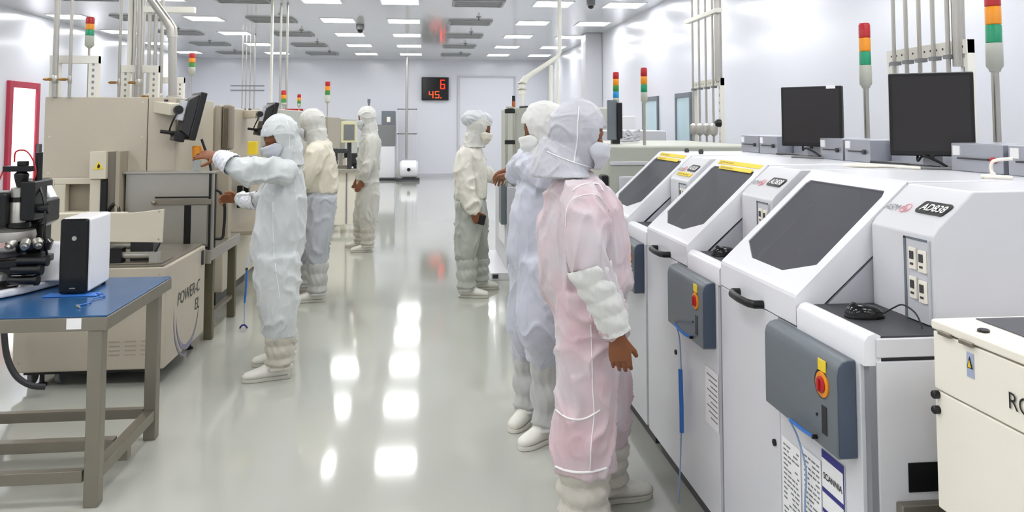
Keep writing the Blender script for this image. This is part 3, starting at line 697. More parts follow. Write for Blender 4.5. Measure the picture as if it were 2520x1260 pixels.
# ============================================================ NEAREST BEIGE MACHINE (left)
r = thing('power_cabinet', 'beige base cabinet with swoosh emblem and lettering POWER-C on its side', 'cabinet', (-2.04, 5.7, 0))
B().box(-2.49, -1.6, 5.235, 6.13, .1, .725).build('body', BEIGE, r, bevel=.012, seg=3)
b = B(); b.box(-2.45, -1.64, 5.3, 6.0, .07, .1); b.build('underframe', BLACK, r)
B().box(-2.47, -1.62, 5.24, 6.11, .725, .738).build('top_plate', STEELD, r, bevel=.003)
for c in range(3):
    for q in range(4):
        x = -1.93+.095*c; z = .27-.027*q; B().box(x, x+.065, 5.2325, 5.2355, z, z+.007).build('vent_slot', BEIGED, r)
for x, y in ((-2.35, 5.32), (-1.7, 5.32), (-2.35, 6.0), (-1.68, 6.05)):
    b = B(); b.cyl((x, y, .02), (x, y, .1), .014, 10); b.lathe([(.03, 0), (.03, .012), (.014, .02)], (x, y, 0), n=12); b.build('levelling_foot', BLACK, r)
for x in (-2.42, -2.26):
    b = B(); b.lathe([(.045, -.015), (.05, -.01), (.05, .01), (.045, .015)], (x, 5.36, .05), 'x', 18); b.build('caster', MGREY, r)
for x, z in ((-2.45, .16), (-2.45, .68), (-1.64, .16), (-1.64, .68)):
    b = B(); b.lathe([(.006, -.001), (.006, -.003)], (x, 5.235, z), 'y', 8); b.build('screw', BEIGED, r)
text('POWER-C', .115, 'lettering', DGREY, r, (-1.598, 5.47, .43), (0, 1, 0), (0, 0, 1), shear=.15)
text('EL', .115, 'lettering', DGREY, r, (-1.598, 5.87, .31), (0, 1, 0), (0, 0, 1), shear=.15)
b = B()
def cres(c, R, w, a0, a1):
    n = 22; v = []
    for i in range(n+1):
        t = i/n; a = a0+(a1-a0)*t; ww = w*math.sin(math.pi*t)
        for rr in (R-ww/2-.001, R+ww/2+.001): v.append((-1.5975, c[0]+rr*1.0*math.cos(a), c[1]+rr*math.sin(a)))
    return v, [(2*i, 2*i+1, 2*i+3, 2*i+2) for i in range(n)]
b.add(*cres((5.72, .37), .26, .035, math.pi*1.02, math.pi*1.95)); b.add(*cres((5.72, .37), .31, .02, math.pi*.95, math.pi*1.5)); b.build('swoosh_emblem', mat('ink_violet_grey', '85829a', .5), r, flat=True)
b = B(); b.box(-1.6, -1.585, 6.02, 6.05, .6, .7); b.build('latch', DGREY, r)

r = thing('inspection_machine', 'nearest tall beige machine housing behind the microscope', 'machine', (-2.35, 6.7, 0))
B().box(-2.82, -2.085, 6.28, 7.35, 1.215, 1.815).build('upper_housing', BEIGE, r, bevel=.006)
B().box(-2.08, -1.875, 6.28, 7.35, .1, 1.815).build('side_housing', BEIGE, r, bevel=.006)
B().box(-2.8, -2.085, 6.32, 7.3, .1, .8).build('base_housing', BEIGE, r, bevel=.006)
B().box(-2.75, -1.95, 6.4, 7.2, 0, .1).build('plinth', DGREY, r)
B().box(-2.43, -2.085, 6.3, 7.0, .8, 1.212).build('lower_housing', BEIGE, r, bevel=.004)
b = B(); b.prism([(-2.47, 6.2, .74), (-2.31, 6.2, .74), (-2.31, 6.2, 1.213), (-2.4, 6.2, 1.213)], (0, .06, 0)); b.build('brace', BEIGE2, r, bevel=.004)
b = B()
b.box(-2.82, -2.71, 6.22, 6.29, .74, 1.212); b.box(-2.71, -2.42, 6.22, 6.29, 1.17, 1.212); b.box(-2.71, -2.42, 6.22, 6.29, .93, .97); b.box(-2.71, -2.42, 6.22, 6.29, .74, .8); b.box(-2.71, -2.63, 6.22, 6.29, .8, 1.17)
b.build('lower_frame', BEIGE2, r, bevel=.004)
B().box(-2.78, -2.43, 6.31, 6.33, .8, 1.2).build('recess_panel', BEIGED, r)
for x, y in ((-2.78, 1.78), (-2.78, 1.52), (-2.78, 1.25), (-2.12, 1.78), (-2.12, 1.52), (-2.12, 1.25)):
    b = B(); b.lathe([(.007, -.001), (.007, -.003)], (x, 6.28, y), 'y', 8); b.build('screw', BEIGE2, r)
# slotted warning column
sc_ = B().box(-2.42, -2.305, 6.1, 6.28, 1.215, 1.415).build('warning_column', BEIGE2, r, bevel=.004)
B().box(-2.42, -2.345, 6.12, 6.2, .9, 1.213).build('column_foot', BEIGE2, r, bevel=.004)
b = B(); b.prism([(-2.39, 6.098, 1.285), (-2.32, 6.098, 1.285), (-2.355, 6.098, 1.345)], (0, .0015, 0)); tr = b.build('warning_triangle', YELLOW, sc_)
b = B(); b.prism([(-2.361, 6.097, 1.293), (-2.349, 6.097, 1.293), (-2.343, 6.097, 1.311), (-2.355, 6.097, 1.328), (-2.364, 6.097, 1.308)], (0, .0008, 0)); b.build('hazard_symbol', INK, tr)
B().box(-2.303, -2.245, 6.14, 6.28, .93, 1.41).build('dark_slot', mat('slot_grey', '7d766a', .5), r)
B().box(-2.343, -2.3, 6.11, 6.14, .91, 1.2).build('dark_rail', BLACK, r, bevel=.004)
b = B(); b.box(-2.243, -2.215, 6.12, 6.28, .91, 1.413); b.build('slot_frame', BEIGED, r)
b = B(); b.tube(smooth([(-2.29, 6.13, .94), (-2.28, 6.13, 1.0), (-2.25, 6.13, 1.03), (-2.22, 6.13, 1.0), (-2.21, 6.11, .93)]), .012, 8); b.build('black_cable', BLACK, r)
# guard plate
b = B(); b.prism([(-2.35, 5.2, .9), (-1.62, 5.2, .88), (-1.615, 5.2, 1.085), (-1.8, 5.2, 1.065), (-2.05, 5.2, 1.065), (-2.35, 5.2, 1.06)], (0, .02, 0))
r = thing('guarded_stage', 'beige guard plate over a dark clamp mechanism on the base cabinet', 'machine part', (-1.95, 5.35, .725)); g = b.build('guard_plate', BEIGE2, r, bevel=.003)
for z in (.9, 1.07):
    b = B(); b.lathe([(.006, -.001), (.006, -.004)], (-1.64, 5.2, z), 'y', 8); b.build('screw', BEIGED, g)
B().box(-2.35, -1.9, 5.22, 5.42, 1.0, 1.05).build('shelf_plate', BEIGE2, r, bevel=.003)
# mechanism below the guard
B().box(-2.4, -2.2, 5.28, 5.42, .745, 1.0).build('support_block', BEIGE2, r, bevel=.004); B().box(-2.4, -1.64, 5.26, 5.5, .738, .748).build('mechanism_bed', STEELD, r, bevel=.003)
random.seed(3)
b = B(); b.cyl((-1.92, 5.3, .79), (-1.7, 5.3, .79), .022, 14); b.build('cylinder', STEEL, r)
b = B(); b.box(-1.95, -1.88, 5.26, 5.34, .745, .84); b.build('mechanism_block', BLACK, r, bevel=.004)
b = B(); b.box(-1.86, -1.72, 5.35, 5.45, .745, .87); b.build('mechanism_block', DGREY, r, bevel=.004)
b = B(); b.box(-1.72, -1.665, 5.27, 5.33, .745, .81); b.build('mechanism_block', STEEL, r, bevel=.004)
b = B(); b.cyl((-2.0, 5.4, .83), (-1.85, 5.4, .83), .016, 12); b.build('cylinder', GREENG, r)
b = B(); b.tube(smooth([(-1.69, 5.3, .81), (-1.665, 5.3, .86), (-1.67, 5.3, .9), (-1.7, 5.32, .92)]), .006, 8); b.build('black_cable', BLACK, r)

# bench and steel process box
r = thing('steel_bench', 'steel bench with corner legs beside the nearest beige machine', 'table', (-1.7, 6.65, 0))
B().box(-1.86, -1.57, 6.18, 7.1, .655, .68).build('top', STEEL, r, bevel=.003)
b = B(); b.box(-1.86, -1.575, 6.18, 6.2, .58, .655); b.box(-1.59, -1.57, 6.2, 7.1, .6, .655); b.build('apron', STEEL, r, bevel=.002)
for x, y in ((-1.64, 6.3), (-1.64, 7.0), (-1.85, 6.3), (-1.85, 7.0)): B().box(x, x+.06, y-.03, y+.03, 0, .6).build('leg', mat('leg_olive', '6e6955', .5, metal=.4), r, bevel=.003)
b = B(); b.box(-1.625, -1.595, 6.33, 6.97, .16, .19); b.build('stretcher', STEELD, r)
r = thing('steel_process_box', 'stainless steel chamber with slotted door and black handle on the bench', 'chamber', (-1.86, 6.4, .68))
B().box(-2.2, -1.565, 6.2, 6.275, .68, 1.245).build('body_front', STEEL, r, bevel=.004); B().box(-1.86, -1.62, 6.276, 6.5, .68, 1.23).build('body', STEEL, r, bevel=.006)
B().box(-2.21, -1.55, 6.17, 6.277, 1.245, 1.262).build('top_plate', STEEL, r, bevel=.003)
b = B(); b.box(-1.985, -1.6, 6.185, 6.2, 1.065, 1.075); b.build('dark_slot', BLACK, r)
b = B(); b.box(-2.0, -1.58, 6.18, 6.2, 1.015, 1.055); b.build('slot_rail', STEELD, r, bevel=.003)
b = B(); b.lathe([(.016, -.01), (.016, -.03), (.01, -.034)], (-1.99, 6.19, 1.035), 'y', 12); b.build('knob', STEELD, r)
b = B(); b.box(-1.775, -1.725, 6.188, 6.2, .7, 1.01); b.build('door_gap', BLACK, r)
b = B(); b.box(-1.725, -1.61, 6.185, 6.2, .72, 1.01); b.build('door_leaf', STEEL, r, bevel=.002)
b = B(); b.box(-1.775, -1.6, 6.186, 6.2, .69, .705); b.build('door_sill', BLACK, r)
b = B(); b.box(-1.6, -1.585, 6.182, 6.2, .68, 1.245); b.build('gasket', BLACK, r)
b = B(); b.box(-1.565, -1.56, 6.225, 6.255, .69, 1.24); b.build('gasket', BLACK, r)
b = B(); b.tube(smooth([(-1.575, 6.24, 1.12), (-1.53, 6.24, 1.1), (-1.50, 6.24, 1.02), (-1.495, 6.24, .93), (-1.50, 6.24, .83), (-1.51, 6.24, .76), (-1.57, 6.24, .755)]), .011, 10); b.build('handle', BLACK, r)
b = B(); b.tube(smooth([(-1.6, 6.23, 1.262), (-1.61, 6.22, 1.33), (-1.63, 6.2, 1.4), (-1.66, 6.18, 1.5)]), .01, 8); b.build('black_hose', BLACK, r)
r = thing('indicator_bottle', 'amber capped clear bottle standing on the steel chamber', 'bottle', (-1.70, 6.22, 1.262), None)
b = B(); b.lathe([(.028, 1.262), (.03, 1.27), (.03, 1.34), (.02, 1.35)], (-1.70, 6.22, 0)); b.build('body', CLEAR, r)
b = B(); b.lathe([(.022, 1.345), (.034, 1.36), (.037, 1.44), (.03, 1.45)], (-1.70, 6.22, 0)); b.build('cap', AMBER, r)

# monitor held by an arm on the machine
def arm_monitor(cx, y, zt, label, s=1.0, base=None):
    r = thing('operator_monitor', label, 'monitor', (cx, y, zt-.36*s), 'black arm monitors on the beige machines')
    c = Vector((cx, y, zt-.18*s)); S = Vector((.88, .42, -.22)).normalized(); W = Vector((-.43, .9, 0)).normalized(); U = S.cross(W).normalized()
    if U.z < 0: U = -U
    b = B(); b.obox(c+S*.02*s, W*.17*s, S*.022*s, U*.17*s); case = b.build('case', BLACK, r, bevel=.008*s)
    b = B(); b.obox(c+S*.043*s, W*.15*s, S*.002, U*.14*s); b.build('screen', SCREEN, case)
    b = B()
    q0 = [c-S*.0*s+W*i*.15*s+U*j*.155*s for i, j in ((-1, -1), (1, -1), (1, 1), (-1, 1))]; q1 = [c-S*.055*s+W*i*.11*s+U*j*.11*s-U*.01*s for i, j in ((-1, -1), (1, -1), (1, 1), (-1, 1))]
    b.add(q0+q1, [(0, 1, 2, 3), (4, 7, 6, 5), (0, 4, 5, 1), (1, 5, 6, 2), (2, 6, 7, 3), (3, 7, 4, 0)]); b.build('rear_cover', BLACK, r, bevel=.008*s)
    b = B(); b.obox(c-S*.075*s-W*.03*s+U*.02*s, W*.045*s, S*.02*s, U*.07*s); b.build('bracket', GREYW, r, bevel=.004)
    b = B(); p = c-S*.1*s-W*.03*s+U*.02*s; b.cyl(p-W*.05*s, p+W*.03*s, .03*s, 14); b.build('pivot', BLACK, r)
    b = B(); b.obox(c-S*.05*s-U*.16*s, W*.09*s, S*.035*s, U*.035*s); b.build('cable_box', BLACK, r, bevel=.006)
    b = B(); b.tube(smooth([p-W*.05*s, p-W*.06*s-U*.08*s-S*.02*s, c-S*.11*s-U*.14*s, c-S*.06*s-U*.18*s]), .006*s, 8); b.build('cable', BLACK, r)
    b = B(); b.cyl(c-S*.17*s-U*.15*s, c-S*.06*s-U*.14*s, .013*s, 10); b.build('grip', BLACK, r)
    e = Vector(base); d = (p-e); b = B(); b.obox(e+d*.45, d*.5, d.cross(Vector((0, 0, 1))).normalized()*.05*s, Vector((0, 0, .042*s))); b.build('support_arm', BEIGE2, r, bevel=.006)
    for t in (.1, .42): q = e+d*t+Vector((0, 0, .045*s)); b = B(); b.cyl(q, q+Vector((0, 0, .015)), .014*s, 8); b.build('screw', DGREY, r)
    return r
p = on(470, 288, Y=6.2); arm_monitor(p.x, 6.2, p.z+.2, 'nearest black arm monitor tilted over the steel chamber', 1.06, on(388, 262, Y=6.35))
p = on(658, 297, Y=7.9); arm_monitor(p.x, 7.9, p.z+.19, 'farther black arm monitor beside the reaching operator', .92, on(598, 282, Y=8.0))
r = thing('bracket_housing', 'grey brown rounded housing standing behind the nearest arm monitor', 'housing', (-1.62, 6.8, .68))  # curved bracket housing of the machine, holds no lamp
b = B(); b.box(-1.72, -1.66, 6.75, 6.85, 1.28, 1.77); b.build('panel', BEIGED, r, bevel=.02, seg=3)
b = B(); b.box(-1.655, -1.575, 6.75, 6.85, 1.4, 1.77); h = b.build('panel', mat('taupe', '8d8274', .45), r, bevel=.02, seg=3)
b = B(); b.box(-1.64, -1.605, 6.74, 6.75, 1.34, 1.74); b.build('dark_insert', mat('insert_brown', '5d5444', .5), h, bevel=.004)
b = B(); b.box(-1.72, -1.59, 6.75, 6.85, .68, 1.35); b.build('post', BEIGED, r, bevel=.004)

# second beige machine
r = thing('beige_machine', 'second beige machine cabinet behind the reaching operator', 'machine', (-2.2, 7.9, 0))
B().box(-2.7, -1.74, 7.4, 8.75, .62, 1.755).build('upper_housing', BEIGE, r, bevel=.008)
B().box(-2.7, -1.78, 7.4, 8.7, .12, .615).build('base_cabinet', BEIGE2, r, bevel=.008)
B().box(-2.65, -1.85, 7.45, 8.6, 0, .12).build('plinth', BLACK, r)
b = B(); b.box(-1.85, -1.5, 7.4, 8.5, .62, .655); b.build('side_shelf', BEIGED, r, bevel=.003)
b = B(); b.box(-1.72, -1.45, 7.3, 8.3, 1.26, 1.28); b.build('side_shelf', BEIGE2, r, bevel=.003)
for yy in (7.55, 7.8):
    B().box(-1.70, -1.65, yy-.03, yy+.03, .85, 1.05).build('handle', BLACK, r, bevel=.006)
B().box(-1.63, -1.55, 7.6, 7.68, 1.33, 1.45).build('yellow_tag', YELLOW, r, bevel=.004)
b = B(); b.tube(smooth([(-1.74, 7.3, .62), (-1.72, 7.15, .5), (-1.7, 7.1, .35), (-1.7, 7.1, .1), (-1.7, 7.08, .0)]), .01, 8)
r2 = thing('grounding_cord', 'blue grounding cord with dark loop hanging left of the reaching operator', 'cord', (-1.5, 7.2, 0))
p0 = on(607, 665, Y=6.6); p1 = on(602, 745, Y=6.6); p2 = on(601, 800, Y=6.6)
b = B(); b.tube([p0, (p0+p1)/2+Vector((.004, 0, 0)), p1], .008, 8); b.build('coil', BLUE, r2)
b = B(); b.tube([p1, p2], .0035, 6); b.build('wire', BLUEL, r2)
b = B(); b.tube([p2+Vector((.03*math.sin(t)-.005, 0, -.04+.042*math.cos(t))) for t in [k*math.pi/8 for k in range(17)]], .007, 8, cap=False); b.build('loop', NAVY, r2)
b = B(); b.cyl(p0, p0+Vector((0, 0, .02)), .01, 8); b.build('plug', DGREY, r2)
b = B(); b.tube([p0+Vector((0, 0, .01)), p0+Vector((-.02, .2, .1)), p0+Vector((-.06, .6, .18))], .004, 6); b.build('lead', BLUEL, r2)

# farther left machines
def far_machine(x0, x1, y0, y1, zt, label, mcol, parts=True):
    r = thing('row_machine', label, 'machine', ((x0+x1)/2, y0, 0))
    B().box(x0, x1, y0, y1, .98, zt).build('upper_housing', mcol, r, bevel=.01)
    B().box(x0, x1+.02, y0, y1, .12, .975).build('base_cabinet', BEIGE2, r, bevel=.01)
    for x, y in ((x0+.1, y0+.1), (x1-.05, y0+.1), (x1-.05, y1-.1)):
        b = B(); b.lathe([(.05, 0), (.06, .02), (.04, .12)], (x, y, 0), n=12); b.build('foot', BLACK, r)
    for k in range(3):
        yy = y0+(y1-y0)*(k+.5)/3; b = B(); b.box(x1+.02, x1+.03, yy-.22, yy+.22, .18, .93); d_ = b.build('door', CREAM, r, bevel=.004)
        b = B(); b.box(x1+.03, x1+.045, yy+.15, yy+.17, .5, .62); b.build('door_handle', DGREY, d_)
    return r
far_machine(-2.6, -1.62, 9.2, 11.4, 1.78, 'third machine, cream topped, behind the stooping operator', GREENG)
r = thing('status_bar', 'long red strip on the top of the third machine', 'strip', (-2.0, 11.0, 1.78)); b = B(); b.box(-2.35, -1.66, 11.1, 11.14, 1.79, 1.815); b.build('strip', RED, r); b = B(); b.box(-2.35, -2.33, 11.1, 11.14, 1.78, 1.79); b.box(-1.68, -1.66, 11.1, 11.14, 1.78, 1.79); b.build('posts', DGREY, r)
far_machine(-2.6, -1.5, 12.62, 14.4, 1.72, 'fourth machine with operator screen, behind the stooping operator', BEIGED)
far_machine(-2.6, -1.45, 14.8, 17.4, 1.7, 'fifth machine of the left row beyond the far standing operator', GREENG)
r = thing('operator_screen', 'cream framed operator screen between the stooping and the far operator', 'monitor', (-1.3, 12.1, 1.3))
p = on(859, 325, Y=11.9); w_, h_ = .115, .155
B().box(p.x-w_, p.x+w_, 11.88, 11.94, p.z-h_, p.z+h_).build('frame', mat('frame_cream', 'e3ddb4', .4), r, bevel=.01)
B().box(p.x-w_*.66, p.x+w_*.7, 11.872, 11.88, p.z-h_*.75, p.z+h_*.72).build('screen', MGREY, r)
b = B(); b.box(p.x-.03, p.x+.03, 11.96, 12.0, .945, p.z-h_+.05); b.box(p.x-.3, p.x-.03, 11.9, 11.94, p.z-h_-.15, p.z-h_-.09); b.build('arm', DGREY, r)
random.seed(11)
r = thing('wire_bonding_head', 'cluttered dark mechanism below the cream operator screen', 'machine', (-1.3, 12.4, 1.0))
for k, (dx, dy, dz, sx, sz, m) in enumerate(((-.25, .2, 1.12, .05, .12, DGREY), (-.15, .2, 1.1, .03, .13, STEEL), (-.05, .25, 1.15, .05, .05, BLACK), (.05, .2, 1.07, .06, .1, DGREY), (.12, .3, 1.2, .03, .06, STEEL), (-.3, .1, .98, .08, .04, BLACK), (-.08, .1, .97, .1, .025, STEELD), (.1, .1, .98, .05, .05, BLACK))):
    B().box(p.x+dx-sx, p.x+dx+sx, 12.0+dy, 12.1+dy, dz-sz, dz+sz).build('mechanism_block', m, r, bevel=.006)
B().box(p.x-.4, p.x+.22, 11.95, 12.5, .9, .945).build('worktop', STEEL, r, bevel=.004)
B().box(p.x-.36, p.x+.2, 12.05, 12.5, .12, .9).build('base_cabinet', CREAM, r, bevel=.008)
for x in (p.x-.3, p.x+.15):
    b = B(); b.lathe([(.05, 0), (.05, .1), (.02, .12)], (x, 12.1, 0), n=12); b.build('foot', BLACK, r)
B().box(p.x-.05, p.x-.03, 12.04, 12.05, .14, .88).build('door_gap', SEAML, r)

# stack lights on the left
p = on(220, 115, Y=6.5); stack_light(p.x, p.y, 1.815, 2.44, 'signal tower above the nearest beige machine on the left', [RED, AMBER, GREEN], .047, .032, .085, .009)
p = on(472, 180, Y=7.9); stack_light(p.x, p.y, 1.755, 2.285, 'signal tower left of the far pipes over the second beige machine', [RED, AMBER, GREEN2], .043, .03, .07, .005)
p = on(698, 255, Y=10.4); stack_light(p.x, p.y, 1.78, 2.03, 'short signal tower above the head of the reaching operator', [RED, AMBER, GREEN2], .05, .033, .03, .012)
p = on(736, 255, Y=10.9); stack_light(p.x, p.y, 1.78, 2.0, 'smallest signal tower on the third machine', [RED, AMBER, GREEN2], .04, .025, .04, .008)
p = on(806, 240, Y=13); stack_light(p.x, p.y, 1.72, 2.28, 'pale signal tower right of the stooping operator', [RED, AMBER, GREEN2], .07, .04, .12, .01)
p = on(908, 250, Y=15.5); b = B(); b.cyl((p.x, 15.5, 0), (p.x, 15.5, 2.0), .02, 8); b.cyl((p.x, 15.5, 2.0), (p.x, 15.5, 2.08), .03, 8); o = b.build('antenna', SLATE, None); tag(o, 'thin dark post above the head of the far operator', 'post')

# slotted frames and pipes on the left machines
def lframe(xa, xb, y, z0, z1, label, px_list):
    r = thing('service_rack', label, 'rack', (xa, y, z0), 'pipe frames over the left machines')
    for x in (xa, xb):
        b = B(); b.box(x-.035, x+.035, y, y+.05, z0, z1); u = b.build('upright', PIPEW, r, bevel=.003)
        b = B()
        for k in range(int((z1-z0)/.045)): b.box(x-.008, x+.008, y-.002, y, z0+.015+k*.045, z0+.035+k*.045)
        b.build('slots', SEAML, u)
    b = B(); b.box(xa-.035, xb+.035, y-.003, y+.05, z1-.06, z1); b.build('crossbar', PIPEW, r, bevel=.003)
    for x, rad in px_list:
        b = B(); b.cyl((x, y-.05, z0), (x, y-.05, CEIL), rad, 12); pi = b.build('pipe', PIPE, r)
        b = B(); b.lathe([(.006, -.075), (.011, -.06), (.011, -.02), (.006, -.01)], (x, y-.07, z0+.13), 'x', 10); b.build('valve', BRASS, pi)
        b = B(); b.lathe([(rad, z0+.1), (rad*1.25, z0+.11), (rad*1.25, z0+.15), (rad, z0+.16)], (x, y-.05, 0), n=12); b.build('collar', STEEL, pi)
    return r
lframe(-2.78, -2.50, 6.32, 1.815, 2.13, 'leftmost white pipe frame on the nearest beige machine', [(-2.75, .02), (-2.645, .012)])
lframe(-2.42, -2.2, 6.75, 1.815, 2.09, 'second white pipe frame on the nearest beige machine', [(-2.45, .012), (-2.30, .024)])
r = lframe(-2.75, -2.45, 8.3, 1.755, 2.08, 'third white pipe frame, on the second beige machine', [(-2.74, .018), (-2.68, .018), (-2.62, .018)])
b = B(); b.box(-2.85, -2.3, 8.2, 8.26, 2.72, 2.78); b.build('crossbar', PIPEW, r, bevel=.003)
# big steel duct
r = thing('exhaust_duct', 'bent stainless duct rising from the nearest beige machine to the ceiling', 'duct', (-1.98, 6.6, 1.815))
P = lambda x, y: on(x, y, Y=6.6)
b = B(); b.tube([P(425, 238), P(424, 90)], .033, 16); b.build('riser', PIPE, r)
b = B(); b.lathe([(.033, 1.815), (.05, 1.815), (.05, 1.835), (.033, 1.84)], (P(425, 238).x, 6.6, 0)); b.build('flange', STEEL, r)
b = B(); b.tube([P(424, 92), P(423, 70), P(412, 52)], .04, 16); b.build('elbow', STEEL, r)
q = P(412, 52); q2 = P(360, -20); d_ = (q2-q).normalized(); top = q+d_*((CEIL-q.z)/d_.z)
b = B(); b.tube([q, top], .036, 16); b.build('sloping_pipe', PIPE, r)
# curved hose left of the cabinet
b = B(); b.tube(smooth([on(8, 760, Y=5.1), on(10, 820, Y=5.1), on(18, 880, Y=5.1), on(40, 925, Y=5.1), on(75, 948, Y=5.1), on(112, 952, Y=5.12)]), .018, 10); o = b.build('drain_hose', DGREY, None); tag(o, 'grey hose curving to the floor left of the beige cabinet', 'hose')

# far pipes dropping from the ceiling
def drop(name, label, px_, Y_, z0, rad, m=PIPE, group=None):
    p = on(px_, 170, Y=Y_); b = B(); b.cyl((p.x, Y_, z0), (p.x, Y_, CEIL), rad, 10); o = b.build(name, m, None); tag(o, label, 'pipe', group)
    return o
G = 'ceiling drop pipes over the left row'
for i, (x, y, z, rr, lb) in enumerate(((668, 12.5, 1.75, .022, 'cream drop pipe left of the trio above the reaching operator'), (690, 13, 1.75, .018, 'middle drop pipe of the trio above the reaching operator'), (706, 13, 1.75, .02, 'right drop pipe of the trio above the reaching operator'),
      (597, 17.6, 1.2, .012, 'thin drop pipe first from the left against the far wall'), (606, 17.6, 1.2, .012, 'thin drop pipe second from the left against the far wall'), (616, 17.6, 1.2, .012, 'thin drop pipe third from the left against the far wall'), (627, 17.6, 1.2, .016, 'thicker drop pipe fourth from the left against the far wall'),
      (318, 9.6, 1.0, .03, 'pale drop pipe beside the second pipe frame'), (329, 9.6, 1.0, .02, 'thin pale drop pipe left of the steel duct'), (341, 9.6, 1.0, .02, 'second thin pale drop pipe left of the steel duct'), (352, 9.6, 1.0, .014, 'thinnest pale drop pipe left of the steel duct'))):
    o = drop('drop_pipe', lb, x, y, 0 if y in (17.6, 9.6) else z, rr, PIPEW if i in (0, 7) else PIPE, G)
    if i == 3: CLAMPED = o
b = B(); p = on(610, 213, Y=17.55); b.box(p.x-.35, p.x+.35, 17.5, 17.53, p.z, p.z+.03); b.box(p.x-.35, p.x+.35, 17.5, 17.53, p.z-.1, p.z-.07); o = b.build('clamp_rail', SEAML, None); o.parent = CLAMPED
r = thing('pump_stand', 'white vacuum pump with tall service frame near the far wall', 'pump', (-.55, 22.9, 0))
b = B(); b.cyl((-.53, 22.9, .6), (-.53, 22.9, CEIL), .035, 10); b.build('drop_pipe', PIPE, r)
for x in (-.8, -.35, -.26):
    B().box(x, x+.03, 22.9, 22.93, 0, 2.05).build('upright', GREYW, r)
for z in (2.0, 1.3): B().box(-.8, -.23, 22.9, 22.93, z, z+.03).build('crossbar', MGREY, r)
b = B(); b.lathe([(.2, -.25), (.25, -.2), (.25, .2), (.2, .25)], (-.45, 22.7, .33), 'x', 18); b.build('pump_body', WHITE2, r)
b = B(); b.lathe([(.05, -.3), (.05, -.26)], (-.45, 22.7, .33), 'y', 12); b.build('pump_port', BLACK, r)
b = B(); b.box(-.75, -.62, 22.6, 22.8, .05, .4); b.build('pump_motor', GREENG, r, bevel=.01)
b = B(); b.box(-.8, -.15, 22.5, 22.9, .02, .08); b.build('pump_base', DGREY, r)
r = thing('white_locker', 'white and grey equipment cabinet beside the far wall', 'cabinet', (-1.2, 23.3, 0))
B().box(-1.6, -.87, 23.2, 23.9, .06, .95).build('base', WHITE2, r, bevel=.01)
B().box(-1.6, -.87, 23.2, 23.9, .95, 1.58).build('middle', MGREY, r, bevel=.01)
B().box(-1.25, -.87, 23.2, 23.9, 1.58, 1.97).build('top_unit', SLATE, r, bevel=.01)
b = B(); b.box(-1.1, -1.0, 23.18, 23.2, 1.65, 1.8); b.build('gauge', CREAM, r)
B().box(-1.55, -.9, 23.25, 23.85, 0, .06).build('plinth', DGREY, r)
b = B(); b.tube([(-1.6, 23.0, .04), (-.9, 22.98, .04), (-.6, 22.7, .05)], .04, 8); o = b.build('floor_hose', DGREY, None); tag(o, 'dark hose on the floor from the white locker to the pump', 'hose')

# machine with frame where the mid right operator works
r = thing('tall_white_machine', 'cream green machine with black tube frame beside the aisle at right', 'machine', (1.3, 8.8, 0))
B().box(.93, 2.1, 8.5, 9.8, .95, 1.79).build('upper_housing', GREENG, r, bevel=.02)
B().box(.86, 2.1, 8.42, 9.8, .08, .945).build('base_cabinet', GREYW, r, bevel=.01)
B().box(.68, 2.1, 8.3, 9.8, .0, .075).build('plinth', WHITE2, r, bevel=.004)
b = B(); b.tube(smooth([(.86, 8.45, .95), (.86, 8.45, 1.72), (.89, 8.45, 1.78), (.93, 8.45, 1.78)]), .014, 8); b.tube([(.94, 8.45, 1.78), (.95, 8.45, .95)], .012, 8); b.build('tube_frame', STEEL, r)
for z in (1.75, 1.42):
    b = B(); b.box(.84, .95, 8.43, 8.47, z-.025, z+.02); b.build('clamp', BLACK, r, bevel=.006)
b = B(); b.tube(smooth([(1.0, 8.47, 1.79), (1.12, 8.46, 1.795), (1.16, 8.46, 1.76), (1.165, 8.46, 1.6), (1.165, 8.46, 1.45)]), .01, 8); b.build('cable', DGREY, r)
B().box(.80, .86, 8.44, 8.7, .55, 1.05).build('keyboard_arm', SLATE, r, bevel=.01)
B().box(.855, .862, 8.6, 9.3, .3, .9).build('side_panel', WHITE2, r)
b = B(); b.box(.7, .76, 8.29, 8.3, .02, .06); b.build('foot_switch', DGREY, r)
p = on(1264, 265, Y=8.7); t = thing('signal_tower', 'short dark and orange signal tower on the cream green machine', 'signal light', (p.x, 8.7, 1.79), 'signal tower lights')
b = B(); b.cyl((p.x, 8.7, 1.79), (p.x, 8.7, 1.86), .02, 12); b.build('lens', mat('amber_dull', 'a8602c', .4), t); b = B(); b.cyl((p.x, 8.7, 1.86), (p.x, 8.7, 1.92), .018, 12); b.build('cap', BLACK, t)
r = thing('bent_pipe', 'cream bent pipe coming down to the cream green machine', 'pipe', (1.05, 9.3, 1.79))
P = lambda x, y: on(x, y, Y=9.3)
q = P(1285, 262); b = B(); b.tube([(q.x, q.y, 1.79), P(1285, 232)], [.012, .03], 14); b.build('nozzle', PIPEW, r)
b = B(); b.tube([P(1285, 232), P(1285, 205), P(1296, 190)], .04, 14); b.build('joint', PIPEW, r)
b = B(); b.tube([P(1296, 190), P(1370, 142)], .028, 14); b.build('sloping_pipe', PIPEW, r)
b = B(); q = P(1377, 128); b.tube([P(1370, 142), q, (q.x, q.y, CEIL)], .026, 12); b.build('riser', PIPEW, r)
b = B(); q = P(1373, 150); b.tube([q, (q.x, q.y, 1.7)], .018, 12); b.build('down_pipe', PIPEW, r)
b = B(); q = P(1356, 160); b.tube([q, (q.x, q.y, 1.7)], .024, 12); b.build('down_pipe', PIPEW, r)
for z in (2.0, 1.93):
    b = B(); q = P(1285, 220); b.lathe([(.05, z+.08), (.055, z+.09), (.05, z+.1)], (q.x, q.y, 0)); b.build('flange', STEEL, r)
